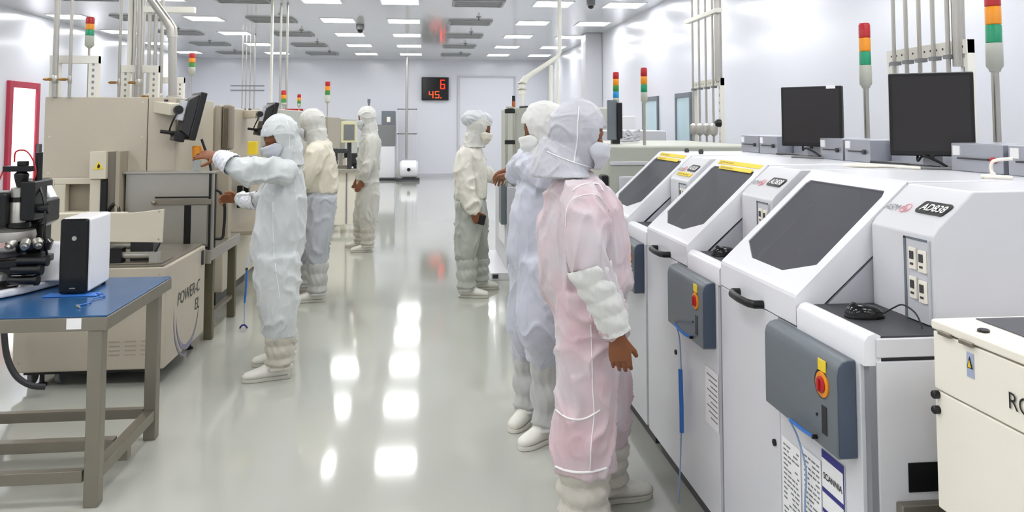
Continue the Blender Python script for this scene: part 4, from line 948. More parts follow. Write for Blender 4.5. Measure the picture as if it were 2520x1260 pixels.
# machine behind, closing the gap to the grey cabinet
r = thing('row_machine', 'pale machine between the cream green machine and the grey cabinet', 'machine', (1.7, 7.9, 0))
B().box(1.3, 2.3, 7.45, 8.28, .1, 1.55).build('body', GREYW, r, bevel=.015)
B().box(1.35, 2.25, 7.5, 8.25, 0, .1).build('plinth', DGREY, r)
B().box(1.32, 1.6, 7.44, 7.45, .9, 1.3).build('door', WHITE2, r, bevel=.004)
r = thing('row_machine', 'large pale machine beyond the cream green machine on the right', 'machine', (1.7, 11.5, 0))
B().box(1.6, 2.9, 10.8, 13.0, .1, 1.72).build('body', WHITE, r, bevel=.015)
B().box(1.65, 2.85, 10.85, 12.9, 0, .1).build('plinth', DGREY, r)
B().box(1.585, 1.6, 11.0, 12.0, .2, 1.5).build('door', WHITE2, r, bevel=.004)

# ============================================================ PEOPLE
def loft(b, pts, ra, rb, side, n=20):
    """closed loft: ra = half width along side, rb = half width across it"""
    pts = [Vector(p) for p in pts]; vs = []
    for i, p in enumerate(pts):
        d = (pts[min(i+1, len(pts)-1)]-pts[max(i-1, 0)]).normalized(); s = Vector(side[i] if isinstance(side, list) else side)
        a = (s-d*s.dot(d)).normalized(); c = d.cross(a)
        for k in range(n):
            t = 2*math.pi*k/n; vs.append(p+a*ra[i]*math.cos(t)+c*rb[i]*math.sin(t))
    m = len(pts); fs = [(i*n+k, i*n+(k+1) % n, (i+1)*n+(k+1) % n, (i+1)*n+k) for i in range(m-1) for k in range(n)]
    fs += [tuple(range(n))[::-1], tuple(range((m-1)*n, m*n))]
    return b.add(vs, fs)
def lerp_chain(pts, rs, n=4):
    P = [Vector(p) for p in pts]; out = []; rr = []
    sp = smooth(P, n)
    for i in range(len(sp)):
        f = i/n; k = min(int(f), len(rs)-2); t = f-k; out.append(sp[i]); rr.append(rs[k]*(1-t)+rs[k+1]*t)
    return out, rr
def remesh(b, vox, it=4):
    me = bpy.data.meshes.new('tmp'); me.from_pydata([tuple(v) for v in b.v], [], b.f); me.update()
    bm = bmesh.new(); bm.from_mesh(me); bmesh.ops.recalc_face_normals(bm, faces=bm.faces); bm.to_mesh(me); bm.free()
    o = bpy.data.objects.new('tmp', me); COL.objects.link(o)
    m = o.modifiers.new('r', 'REMESH'); m.mode = 'VOXEL'; m.voxel_size = vox; m.use_smooth_shade = True
    if it: s = o.modifiers.new('s', 'SMOOTH'); s.factor = .5; s.iterations = it
    ev = bpy.data.meshes.new_from_object(o.evaluated_get(bpy.context.evaluated_depsgraph_get()))
    bpy.data.objects.remove(o); bpy.data.meshes.remove(me)
    V = np.empty(len(ev.vertices)*3, dtype=np.float32); ev.vertices.foreach_get('co', V); V = V.reshape(-1, 3).astype(float)
    N = np.empty(len(ev.vertices)*3, dtype=np.float32); ev.vertices.foreach_get('normal', N); N = N.reshape(-1, 3).astype(float)
    F = [tuple(p.vertices) for p in ev.polygons]; bpy.data.meshes.remove(ev)
    return V, N, F
def folds(V, N, amp, joints=(), seed=0, sc=1.0, aniso=(1, 1, .62)):
    out = V.copy(); S = Vector((seed*7.3, seed*3.1, seed*5.7))
    for i in range(len(V)):
        p = Vector(V[i])
        a = amp
        for j, rr, k in joints:
            d = (p-j).length/rr
            if d < 1.6: a += amp*k*math.exp(-d*d*1.6)
        q = Vector((p.x*aniso[0], p.y*aniso[1], p.z*aniso[2]))*sc
        w = noise.noise_vector(q*3.1+S)*.16
        q2 = q+w
        n1 = noise.noise(q2*7.5+S); n2 = noise.noise(q2*13+S*2)
        r1 = max(0, 1-abs(n1)*3.4); r2 = max(0, 1-abs(n2)*3.6)
        r3 = 0
        out[i] += N[i]*a*(r1*r1*1.6+r2*r2*.55-.55+.9*noise.noise(q*3+S))
    return out
def obj_from(V, F, name, m, parent, keep=None, thick=0, ang=None):
    b = B(); off = ORG.get(parent.name, Vector()) if parent else Vector()
    me = bpy.data.meshes.new(name)
    V = [tuple(v) for v in V]
    if keep is not None:
        F = [f for f in F if all(keep[i] for i in f)]
        used = sorted({i for f in F for i in f}); mp = {u: k for k, u in enumerate(used)}; V = [V[u] for u in used]; F = [tuple(mp[i] for i in f) for f in F]
    me.from_pydata([(v[0]-off.x, v[1]-off.y, v[2]-off.z) for v in V], [], F); me.update(); me.shade_smooth()
    me.materials.append(m); o = bpy.data.objects.new(name, me); COL.objects.link(o); o.parent = parent; ORG[o.name] = off
    if thick: s = o.modifiers.new('solid', 'SOLIDIFY'); s.thickness = thick; s.offset = -1
    return o
def hand_geo(wrist, d, nrm, curl=.5, side=1, vox=.004, k=1.0, spread=1.0, thumb=.72):
    """palm, four unequal fingers bent at the knuckles, and a thumb from the side of the palm; nrm = palm side; side = +-1 thumb side"""
    W = Vector(wrist); d = Vector(d).normalized(); nrm = Vector(nrm); nrm = (nrm-d*nrm.dot(d)).normalized(); s = d.cross(nrm)*side
    b = B()
    P = [W-d*.045*k, W-d*.01*k, W+d*.03*k, W+d*.065*k, W+d*.092*k]
    loft(b, P, [.026*k, .026*k, .036*k, .042*k, .040*k], [.021*k, .018*k, .016*k, .015*k, .012*k], [s]*5, 14)
    for i, (o, L, rr) in enumerate(((.031, .070, .0092), (.011, .079, .0095), (-.010, .073, .009), (-.030, .058, .0078))):
        base = W+d*(.082-.004*(i == 3))*k+s*o*k; a = 0; dirv = (d+s*o*2.2*spread).normalized(); p = base; pts = [p]; rs = [rr*k]
        for seg, fr in enumerate((.42, .32, .26)):
            a += curl*(.75 if seg == 0 else .9)
            dd = dirv*math.cos(a)+nrm*math.sin(a); p = p+dd*L*fr*k*1.12; pts.append(p); rs.append(rr*k*(1-.09*(seg+1)))
        b.tube(pts, rs, 10); b.ball(pts[-1], rs[-1]*.98, 10)
        for q, r_ in zip(pts[1:-1], rs[1:-1]): b.ball(q, r_*1.03, 10)
    p = W+d*.018*k+s*.028*k; t = (d*(1.25-thumb)+s*thumb+nrm*.3).normalized(); pts = [p-s*.01*k, p+t*.034*k, p+t*.034*k+(d*.8+s*.45+nrm*(.3+curl*.4)).normalized()*.03*k]
    pts.append(pts[-1]+(d*.85+s*.2+nrm*(.3+curl*.6)).normalized()*.025*k)
    rs = [.0145*k, .0115*k, .0105*k, .0085*k]; b.tube(pts, rs, 10); b.ball(pts[-1], rs[-1], 10); b.ball(pts[1], rs[1], 10)
    return remesh(b, vox, 2)
def person(name_label, root_xy, J, face, lat, cols, seed, vox=.012, grp=None, split=False, hand_l=None, hand_r=None, waist_r=None, amp=.007, cuffs=(), lower_scale=1.0, cape=1.0, open_=(.6, -.05, .052), cape_off=(0, 0, 0), head_k=1.0):
    """J: joints in room coordinates with radii; face: unit vector of the look; lat: body's lateral (to its near side)"""
    r = thing('person', name_label, 'person', (root_xy[0], root_xy[1], 0), grp)
    face = Vector(face).normalized(); lat = Vector(lat).normalized(); H_ = J['head']; up = Vector((0, 0, 1))
    fh = face.normalized(); hu = (up-fh*up.dot(fh)).normalized(); hl = hu.cross(fh)
    # ---- body
    bb = B(); T = J['torso']   # list of (point, half lateral, half depth)
    loft(bb, [t[0] for t in T], [t[1]*.78 for t in T], [t[2]*.72 for t in T], lat, 18)
    bb.tube([T[-1][0], H_-hu*.03], [.062, .055], 12)
    for key in ('arm_n', 'arm_f'):
        if key in J:
            pts, rs = lerp_chain([q[0] for q in J[key]], [max(.026, q[1]*.62) for q in J[key]]); bb.tube(pts, rs, 12)
    for key in ('leg_n', 'leg_f'):
        pts, rs = lerp_chain([q[0] for q in J[key]], [q[1]*.68 for q in J[key]]); bb.tube(pts, rs, 12)
        bb.ball(pts[-1]+Vector((0, 0, -.02)), .045, 10)
    # head: skull, jaw, nose, brow, ears
    hb = B(); k = head_k
    hb.ball(H_+hu*.03*k, .098*k, 18, (1, 1, 1.08)); hb.ball(H_-hu*.035*k+fh*.022*k, .072*k, 16, (1, 1, 1.1)); hb.ball(H_-hu*.085*k+fh*.05*k, .03*k, 12)
    hb.tube([H_+hu*.012*k+fh*.088*k, H_-hu*.022*k+fh*.112*k, H_-hu*.03*k+fh*.098*k], [.009*k, .014*k, .012*k], 10)
    hb.tube([H_+hu*.028*k+fh*.086*k-hl*.04*k, H_+hu*.034*k+fh*.094*k, H_+hu*.028*k+fh*.086*k+hl*.04*k], .009*k, 8)
    for s in (-1, 1):
        hb.ball(H_-fh*.005+hl*s*.09*k, .026*k, 10, (.6, .6, 1.1)); hb.ball(H_-hu*.05*k+fh*.07*k+hl*s*.02*k, .022*k, 8)
    bb.v += hb.v; o_ = len(bb.v)-len(hb.v); bb.f += [tuple(i+o_ for i in f) for f in hb.f]
    V, N, F = remesh(bb, min(vox, .011), 3); V = list(map(tuple, V)); F = list(F)
    for hd in (hand_l, hand_r):
        if hd:
            v2, n2, f2 = hand_geo(**hd); o = len(V); V += [tuple(q) for q in v2]; F += [tuple(i+o for i in f) for f in f2]
    body = obj_from(V, F, 'body', SKIN, r)
    for s in (-1, 1):
        e = H_+hu*.010*k+fh*.0795*k+hl*s*.03*k
        b = B(); b.ball(e, .0115*k, 12); ey = b.build('eye', EYEW, body)
        b = B(); b.ball(e+fh*.0065*k, .0075*k, 10); b.build('pupil', BLACK, ey) if False else None
        b = B(); b.tube([e+hu*.022*k+hl*s*.018*k-fh*.004, e+hu*.027*k+fh*.01, e+hu*.022*k-hl*s*.018*k+fh*.008], .0045*k, 6); b.build('eyebrow', HAIR, body)
        b = B(); b.ball(e+fh*.0075*k, .0068*k, 10); b.build('iris', HAIR, body)
    # ---- coverall
    up_b, lo_b = B(), B()
    TU = T[1:] if split else [(T[0][0], T[0][1]*.7, T[0][2]*.7)]+list(T[1:])
    loft(up_b, [t[0] for t in TU], [t[1] for t in TU], [t[2] for t in TU], lat, 26)
    tp = T[-1]; up_b.ball(tp[0], tp[1]*.8, 14, (1, 1, .6))
    jn = []
    J = dict(J)
    for key in ('leg_n', 'leg_f'):
        q = J[key][0]; up0 = (Vector(T[1][0])-Vector(T[0][0])); J[key] = [(Vector(q[0])+up0*.9, q[1]*.92)]+list(J[key])
    for key in ('arm_n', 'arm_f'):
        if key in J:
            pts, rs = lerp_chain([q[0] for q in J[key]], [q[1] for q in J[key]]); up_b.tube(pts, rs, 16); up_b.ball(pts[0], rs[0], 14)
            jn += [(Vector(q[0]), .14, 1.1) for q in J[key][1:]]
    tgt = lo_b if split else up_b
    if split:
        loft(lo_b, [t[0] for t in T[:3]], [t[1]*.97 if k_ == 0 else t[1]*.9 for k_, t in enumerate(T[:3])], [t[2]*.99 if k_ == 0 else t[2]*.92 for k_, t in enumerate(T[:3])], lat, 24)
    for key in ('leg_n', 'leg_f'):
        pts, rs = lerp_chain([q[0] for q in J[key]], [q[1] for q in J[key]]); tgt.tube(pts, rs, 18)
        jn += [(Vector(J[key][2][0]), .17, .5), (Vector(J[key][-1][0]), .15, .35)]
    jn.append((Vector(T[1][0]), .2, .4))
    V, N, F = remesh(up_b, vox, 9); V2 = folds(V, N, amp, jn, seed)
    cover = obj_from(V2, F, 'jacket' if split else 'coverall', cols['top'], r)
    if split:
        V, N, F = remesh(lo_b, vox, 5); V2 = folds(V, N, amp, jn, seed+3); obj_from(V2, F, 'trousers', cols['bottom'], r)
    # ---- hood
    b = B()
    nk = T[-1][0]; hc = H_+hu*.03*k
    b.ball(hc-fh*.012, .122*k, 22, (1.0, 1.0, 1.06)); b.ball(H_-hu*.03*k-fh*.005, .112*k, 20); b.ball(H_-hu*.03*k+fh*.02*k, .1*k, 18)
    mid = H_*.5+nk*.5
    co = Vector(cape_off)
    loft(b, [H_-hu*.02, H_-hu*.075-fh*.01+co*.3, mid-fh*.01+co*.7, nk-up*.01+co, nk-up*.045*cape+co], [.108*k, .105*k, .112*k, .14*cape, .165*cape], [.112*k, .105*k, .105*k, .12*cape, .125*cape], [hl, hl, lat, lat, lat], 26)
    V, N, F = remesh(b, max(.0055, vox*.5), 8)
    V2 = folds(V, N, amp*.42, [(Vector(mid), .12, 1.3)], seed+9, 1.3, (1, 1, 1))
    keep = np.ones(len(V), bool); Hn = np.array(H_); 
    rel = V-Hn; df = rel@np.array(fh); dz = rel@np.array(hu); dl = rel@np.array(hl)
    ln = np.sqrt(df**2+dl**2)+1e-6
    keep &= ~((df/ln > open_[0]) & (dz > open_[1]) & (dz < open_[2]+.01*np.cos(dl*20)) & (df > .03))
    hood = obj_from(V2, F, 'hood', cols['hood'], r, keep, .004)
    # ---- mask
    b = B(); n = 19; m_ = 13; vs = []
    for i in range(m_):
        u = i/(m_-1); z = (-.008-.112*u)*k; am = 1.32*(.82+.3*math.sin(math.pi*min(1, u*1.15)**.8)-.18*u)
        prof = .113+.017*math.sin(math.pi*min(1, .18+u*.85))-.012*u*u
        for j in range(n):
            a = -am+2*am*j/(n-1); rad = (prof+.008*math.cos(a)-.012*(abs(a)/am)**3)*k
            rad += .0028*math.sin(u*17)*math.cos(a)+.0015*math.sin(a*9+u*8)   # pleats
            vs.append(H_+fh*(rad*math.cos(a)+.002)+hl*rad*.97*math.sin(a)+hu*z)
    b.add(vs, [(i*n+j, i*n+j+1, (i+1)*n+j+1, (i+1)*n+j) for i in range(m_-1) for j in range(n-1)])
    mo = b.build('mask', cols['mask'], r, ang=3); s = mo.modifiers.new('solid', 'SOLIDIFY'); s.thickness = .002; s.offset = 1
    # ---- boots: gathered gaiter and shoe
    for key, ft in (('leg_n', 'foot_n'), ('leg_f', 'foot_f')):
        an, ra = J[key][-1]; kn = J[key][2][0]; an = Vector(an)
        fd, fl = J[ft]; fd = Vector(fd).normalized(); sd = Vector((0, 0, 1)).cross(fd)
        top = an+(Vector(kn)-an).normalized()*.02; ank = Vector((an.x, an.y, .11)) if an.z > .2 else Vector((an.x, an.y, .1))
        R = J.get('boot_r', .062); n = 36; m_ = 30; vs = []
        axp = [top, top*.5+ank*.5, ank, ank+Vector((0, 0, -.04))]
        for i in range(m_):
            f = i/(m_-1)*3; q = min(int(f), 2); t = f-q; c = axp[q].lerp(axp[q+1], t); u = i/(m_-1)
            base = R*(1.08-.12*u); bulge = .015*abs(math.sin(u*math.pi*3.3+.5))
            for kk in range(n):
                th = 2*math.pi*kk/n; rr = base+bulge+.005*math.sin(th*11+seed+3*math.sin(u*9))*(1-.4*u)+.004*math.sin(th*3+u*14)
                vs.append(c+Vector((math.cos(th), math.sin(th), 0))*rr)
        b = B(); b.add(vs, [(i*n+kk, i*n+(kk+1) % n, (i+1)*n+(kk+1) % n, (i+1)*n+kk) for i in range(m_-1) for kk in range(n)]+[tuple(range(n))[::-1]])
        bt = b.build('boot_cover', cols['boot'], r, ang=3)
        b = B(); heel = Vector((ank.x, ank.y, 0))-fd*.07
        P = [heel+fd*x*fl for x in (0, .08, .25, .45, .62, .8, .93, 1.0)]
        hh = [.035, .05, .055, .048, .036, .028, .023, .014]; ww = [.028, .036, .038, .038, .043, .045, .036, .016]
        P = [p+Vector((0, 0, h_+.012)) for p, h_ in zip(P, hh)]
        loft(b, P, ww, hh, sd, 20); b.build('shoe', cols['shoe'], r, ang=3)
        b = B(); so = []
        for x, w in ((0, .022), (.03, .034), (.25, .036), (.45, .036), (.66, .045), (.85, .042), (.97, .026), (1.01, .01)): so.append((x, w))
        poly = [heel+fd*x*fl+sd*w for x, w in so]+[heel+fd*x*fl-sd*w for x, w in so[::-1]]
        poly = [Vector((p.x, p.y, .001)) for p in poly]; b.prism(poly, (0, 0, .02)); b.build('sole', cols['sole'], r, bevel=.003)
    # ---- gathered cuffs
    for key, a0, a1, r0, r1, mm in cuffs:
        A_, rr_ = lerp_chain([q[0] for q in J[key]], [q[1] for q in J[key]], 12)
        i0 = int(a0*(len(A_)-1)); i1 = int(a1*(len(A_)-1)); seg = A_[i0:i1+1]; n = 44; vs = []; L = len(seg)
        # resample finely
        fine = []; M = 64
        for q in range(M): f = q/(M-1)*(L-1); g = min(int(f), L-2); fine.append(seg[g].lerp(seg[g+1], f-g))
        for q, c in enumerate(fine):
            u = q/(M-1); d_ = (fine[min(q+1, M-1)]-fine[max(q-1, 0)]).normalized(); a = d_.orthogonal().normalized(); a = (lat-d_*lat.dot(d_)).normalized(); c2 = d_.cross(a)
            base = r0*(1-u)+r1*u; bul = .09*abs(math.sin(u*math.pi*4.2+.4))
            for kk in range(n):
                th = 2*math.pi*kk/n; f_ = 1+bul+.035*math.sin(th*13+2*math.sin(u*20))+.03*math.sin(th*4+u*25)
                vs.append(c+(a*math.cos(th)+c2*math.sin(th))*base*f_)
        b = B(); b.add(vs, [(i*n+kk, i*n+(kk+1) % n, (i+1)*n+(kk+1) % n, (i+1)*n+kk) for i in range(M-1) for kk in range(n)])
        b.build('cuff', mm, r, ang=3)
    return r, cover, hood, mo
def cloth(name, col, rough=.5, sheen=.3):
    m = mat(name, col, rough, var=.05, vscale=9, bump=.12, bscale=220); p = m.node_tree.nodes['Principled BSDF']; p.inputs['Sheen Weight'].default_value = sheen
    return m
def seam(par, target, pts, m, w=.006, axis=None):
    """raised seam tape lying on the cloth: the polyline is dropped onto the garment surface"""
    off = ORG[target.name]; me = target.data
    tree = BVHTree.FromPolygons([v.co+off for v in me.vertices], [tuple(p.vertices) for p in me.polygons])
    out = []
    P = smooth([Vector(p) for p in pts], 8)
    c = Vector((0, 0, EYE))
    for p in P:
        d = (p-c).normalized() if axis is None else Vector(axis)
        o = c if axis is None else p-d*.6
        h = tree.ray_cast(o, d)
        if h[0] is not None and (h[0]-p).length < .35: out.append(h[0]-d*.0015)
    if len(out) > 3:
        out = [sum((out[max(0, min(len(out)-1, i+k))] for k in (-1, 0, 1)), Vector())/3 for i in range(len(out))]
        b = B(); b.tube(out, w, 6); return b.build('seam_tape', m, par, ang=3)
J_ = lambda x, y, Y: on(x, y, Y=Y)
WHT = cloth('cloth_white', 'dededa'); SHOE = mat('shoe_white', 'e6e4da', .5); SOLE = mat('sole_grey', 'c9c6ba', .6); SOLEW = mat('sole_white', 'dedbd0', .5)
MASK = cloth('cloth_mask', 'cfd1d7', .6); BOOT = cloth('cloth_boot', 'dcdad2'); TAPE = mat('seam_tape_white', 'f6f4f4', .45)

def pinkcloth():
    m = cloth('cloth_pink', 'd2bdc3', .42); nt = m.node_tree; n = nt.nodes; l = nt.links; p = n['Principled BSDF']
    for k in list(p.inputs['Base Color'].links): l.remove(k)
    tc = n.new('ShaderNodeTexCoord'); t = n.new('ShaderNodeTexNoise'); t.inputs['Scale'].default_value = 3.2; t.inputs['Detail'].default_value = 3; l.new(tc.outputs['Object'], t.inputs['Vector'])
    r = n.new('ShaderNodeValToRGB'); r.color_ramp.elements[0].position = .36; r.color_ramp.elements[0].color = lin('d2b4ba'); r.color_ramp.elements[1].position = .66; r.color_ramp.elements[1].color = lin('cfccd0')
    l.new(t.outputs['Fac'], r.inputs[0]); l.new(r.outputs[0], p.inputs['Base Color']); return m
# P5 pink coverall, facing the machines
C5 = dict(top=pinkcloth(), hood=cloth('cloth_hood_grey', 'bcbdc4', .45), mask=MASK, boot=cloth('cloth_boot_warm', 'cbc5ba'), shoe=SHOE, sole=SOLE)
Y5 = 3.30
J5 = dict(head=J_(1424, 338, Y5),
    torso=[(J_(1445, 800, Y5), .165, .165), (J_(1440, 700, Y5), .185, .19), (J_(1436, 600, Y5), .195, .195), (J_(1425, 520, Y5), .20, .17), (J_(1412, 455, Y5), .16, .115), (J_(1408, 425, Y5), .09, .08)],
    arm_n=[(J_(1428, 490, 3.10), .085), (J_(1440, 575, 3.03), .092), (J_(1450, 655, 3.00), .078), (J_(1488, 740, 2.99), .048), (J_(1518, 822, 2.99), .036)],
    arm_f=[(J_(1432, 490, 3.50), .085), (J_(1470, 640, 3.55), .08), (J_(1510, 770, 3.5), .05)],
    leg_n=[(J_(1447, 800, 3.21), .14), (J_(1440, 985, 3.19), .118), (J_(1437, 1075, 3.19), .13), (J_(1436, 1148, 3.19), .125)],
    leg_f=[(J_(1462, 800, 3.42), .14), (J_(1485, 960, 3.44), .12), (J_(1490, 1050, 3.45), .11), (J_(1486, 1100, 3.45), .1)],
    foot_n=((1, -.1, 0), .29), foot_f=((1, .15, 0), .29), boot_r=.088)
J5['leg_n'][1], J5['leg_f'][1] = J5['leg_n'][1], J5['leg_f'][1]
w = J_(1520, 826, 2.99)
KNIT = cloth('cloth_cuff', 'dcdcd8', .6)
P5, cov5, hood5, mask5 = person('person in a pink coverall and grey hood standing at the white machines', (J5['leg_n'][-1][0].x, Y5), J5, (.98, .06, -.16), (0.2, -.98, 0), C5, 5, .0095, amp=.0095, cape_off=(-.05, 0, .03), open_=(.5, -.05, .05),
    hand_r=dict(wrist=w, d=(.14, .1, -1), nrm=(.25, .97, 0), curl=.42, side=1, vox=.0036, k=1.06, spread=.25, thumb=.3), cuffs=(('arm_n', .52, .985, .08, .052, KNIT),))
for pts, tg, wd_ in (
    ([(1452, 762), (1456, 850), (1458, 950), (1462, 1020), (1455, 1090), (1452, 1160)], cov5, .0035),
    ([(1366, 1008), (1400, 1030), (1440, 1030), (1478, 1008)], cov5, .006), ([(1362, 1146), (1400, 1160), (1450, 1162), (1500, 1150)], cov5, .008),
    ([(1408, 470), (1430, 455), (1470, 452), (1485, 470)], cov5, .005),
    ([(1392, 560), (1396, 510), (1420, 485), (1470, 480), (1500, 520)], cov5, .0035),
    ([(1425, 262), (1422, 300), (1420, 350), (1412, 400)], hood5, .0035),
    ([(1345, 372), (1380, 388), (1420, 402), (1455, 412)], hood5, .004),
    ([(1445, 248), (1470, 262), (1488, 285)], hood5, .003)):
    seam(tg, tg, [J_(x, y, Y5) for x, y in pts], TAPE, wd_*.62)
b = B(); c = J_(1350, 308, 3.18); b.tube([J_(1335, 305, 3.2), J_(1380, 318, 3.16)], .012, 8)
q = seam(cov5, cov5, [J_(1312, 520, Y5), J_(1314, 545, Y5), J_(1316, 570, Y5)], INK, .003)

# P6 person behind, reaching to the cream green machine
C6 = dict(top=cloth('cloth_blue_grey', 'c3c6d2', .45), hood=cloth('cloth_hood_white', 'd9d8d4', .5), mask=WHT, boot=cloth('cloth_boot_grey', 'bcbcb9'), shoe=SHOE, sole=SOLEW)
Y6 = 4.12
J6 = dict(head=J_(1338, 322, 4.14),
    torso=[(J_(1332, 700, Y6), .16, .155), (J_(1325, 620, Y6), .165, .165), (J_(1330, 540, Y6), .18, .16), (J_(1340, 470, Y6), .19, .145), (J_(1346, 415, Y6), .15, .105), (J_(1348, 395, Y6), .085, .08)],
    arm_n=[(J_(1350, 430, 3.92), .08), (J_(1325, 425, 3.98), .08), (J_(1298, 412, 4.12), .066), (J_(1272, 422, 4.32), .05), (J_(1258, 430, 4.42), .038)],
    arm_f=[(J_(1335, 425, 4.32), .08), (J_(1315, 395, 4.5), .07), (J_(1283, 395, 4.72), .056), (J_(1256, 418, 4.9), .038)],
    leg_n=[(J_(1338, 700, 4.03), .135), (J_(1325, 800, 4.0), .115), (J_(1335, 850, 4.06), .09), (J_(1344, 885, 4.12), .085)],
    leg_f=[(J_(1312, 700, 4.25), .13), (J_(1300, 800, 4.28), .11), (J_(1294, 845, 4.34), .085), (J_(1298, 875, 4.38), .07)],
    foot_n=((-.8, -.55, 0), .25), foot_f=((-.6, -.8, 0), .24), boot_r=.062)
P6, cov6, hood6, mask6 = person('person in a blue grey coverall leaning left behind the pink coverall', (J6['leg_n'][-1][0].x, Y6), J6, (-.93, .3, -.22), (-.1, -.99, 0), C6, 16, .012, amp=.008, cape=.95,
    hand_l=dict(wrist=J6['arm_n'][-1][0], d=(-.5, .9, -.15), nrm=(0, -.1, -1), curl=.4, side=-1, vox=.005), hand_r=dict(wrist=J6['arm_f'][-1][0], d=(-.5, .9, -.2), nrm=(0, -.1, -1), curl=.4, side=1, vox=.005))

# P1 reaching to the arm monitor
C1 = dict(top=cloth('cloth_cool_white', 'c9cdcd', .48), hood=cloth('cloth_cool_white', 'c9cdcd'), mask=cloth('mask_grey', 'c3c7cf', .6), boot=cloth('cloth_boot_beige', 'c2bcae'), shoe=SHOE, sole=SOLE)
Y1_ = 5.42
J1 = dict(head=J_(690, 340, 5.4),
    torso=[(J_(682, 680, Y1_), .155, .165), (J_(683, 620, Y1_), .165, .17), (J_(690, 550, Y1_), .17, .155), (J_(698, 480, Y1_), .185, .14), (J_(707, 425, Y1_), .16, .105), (J_(712, 400, Y1_), .085, .08)],
    arm_n=[(J_(702, 425, 5.24), .085), (J_(655, 420, 5.18), .09), (J_(608, 424, 5.16), .084), (J_(565, 402, 5.2), .06), (J_(538, 386, 5.26), .04)],
    arm_f=[(J_(690, 440, 5.62), .08), (J_(665, 480, 5.7), .075), (J_(625, 494, 5.8), .055), (J_(588, 489, 5.9), .038)],
    leg_n=[(J_(684, 680, 5.33), .15), (J_(686, 760, 5.3), .13), (J_(688, 800, 5.3), .105), (J_(688, 828, 5.3), .095)],
    leg_f=[(J_(684, 680, 5.55), .14), (J_(684, 760, 5.58), .12), (J_(694, 800, 5.6), .1), (J_(698, 820, 5.6), .09)],
    foot_n=((-.95, -.28, 0), .29), foot_f=((-.9, -.1, 0), .27), boot_r=.072)
P1_, cov1, hood1, mask1 = person('person in a cool white coverall reaching up to the nearest arm monitor', (J1['leg_n'][-1][0].x, Y1_), J1, (-.9, -.28, -.42), (.12, -.99, 0), C1, 21, .011, amp=.0095, cape=.8, cape_off=(.0, 0, .02), open_=(.4, -.05, .045),
    hand_l=dict(wrist=J1['arm_n'][-1][0], d=(-1, .12, .18), nrm=(.1, .6, -.8), curl=.28, side=1, vox=.0045, k=1.0), hand_r=dict(wrist=J1['arm_f'][-1][0], d=(-1, .1, .05), nrm=(-.1, -.8, -.4), curl=.75, side=1, vox=.005),
    cuffs=(('arm_n', .72, .99, .066, .046, cloth('cuff_white', 'e6e8ee')), ('arm_f', .6, .99, .06, .042, cloth('cuff_white', 'e6e8ee'))))
for pts, tg, wd_ in (([(672, 470), (672, 560), (676, 640), (690, 740)], cov1, .0035), ([(722, 440), (728, 480), (732, 540)], cov1, .003), ([(705, 290), (712, 330), (712, 370)], hood1, .003)):
    seam(tg, tg, [J_(x, y, Y1_) for x, y in pts], TAPE, wd_*.62)

# P2 stooping operator
C2 = dict(top=cloth('cloth_cream', 'dcd5c3', .5), bottom=cloth('cloth_trouser_grey', 'b1b5bc', .5), hood=cloth('cloth_hood_cream', 'cdccc6'), mask=MASK, boot=cloth('cloth_boot_grey', 'bcbcb9'), shoe=SHOE, sole=SOLE)
Y2 = 7.65
J2 = dict(head=J_(768, 308, 7.68),
    torso=[(J_(786, 510, Y2), .165, .15), (J_(788, 475, Y2), .175, .165), (J_(788, 440, Y2), .18, .155), (J_(786, 395, Y2), .185, .15), (J_(784, 358, Y2), .16, .12), (J_(780, 345, Y2), .085, .085)],
    arm_n=[(J_(778, 375, 7.5), .085), (J_(764, 415, 7.44), .085), (J_(752, 450, 7.45), .07), (J_(730, 470, 7.6), .045)],
    arm_f=[(J_(770, 372, 7.9), .08), (J_(745, 410, 8.1), .07), (J_(715, 430, 8.3), .045)],
    leg_n=[(J_(788, 510, 7.56), .15), (J_(780, 590, 7.5), .115), (J_(780, 625, 7.5), .1), (J_(782, 650, 7.5), .09)],
    leg_f=[(J_(784, 510, 7.8), .14), (J_(768, 590, 7.85), .11), (J_(758, 625, 7.88), .09), (J_(752, 650, 7.9), .085)],
    foot_n=((-.97, -.1, 0), .28), foot_f=((-.97, .1, 0), .27), boot_r=.075)
P2_, cov2, hood2, mask2 = person('person in a cream jacket and grey trousers stooping over the left machines', (J2['leg_n'][-1][0].x, Y2), J2, (-.85, .45, -.35), (.35, -.93, 0), C2, 31, .014, amp=.010, cape=.8, split=True,
    hand_l=dict(wrist=J2['arm_n'][-1][0], d=(-.9, .3, -.3), nrm=(0, 0, -1), curl=.4, side=1, vox=.006))

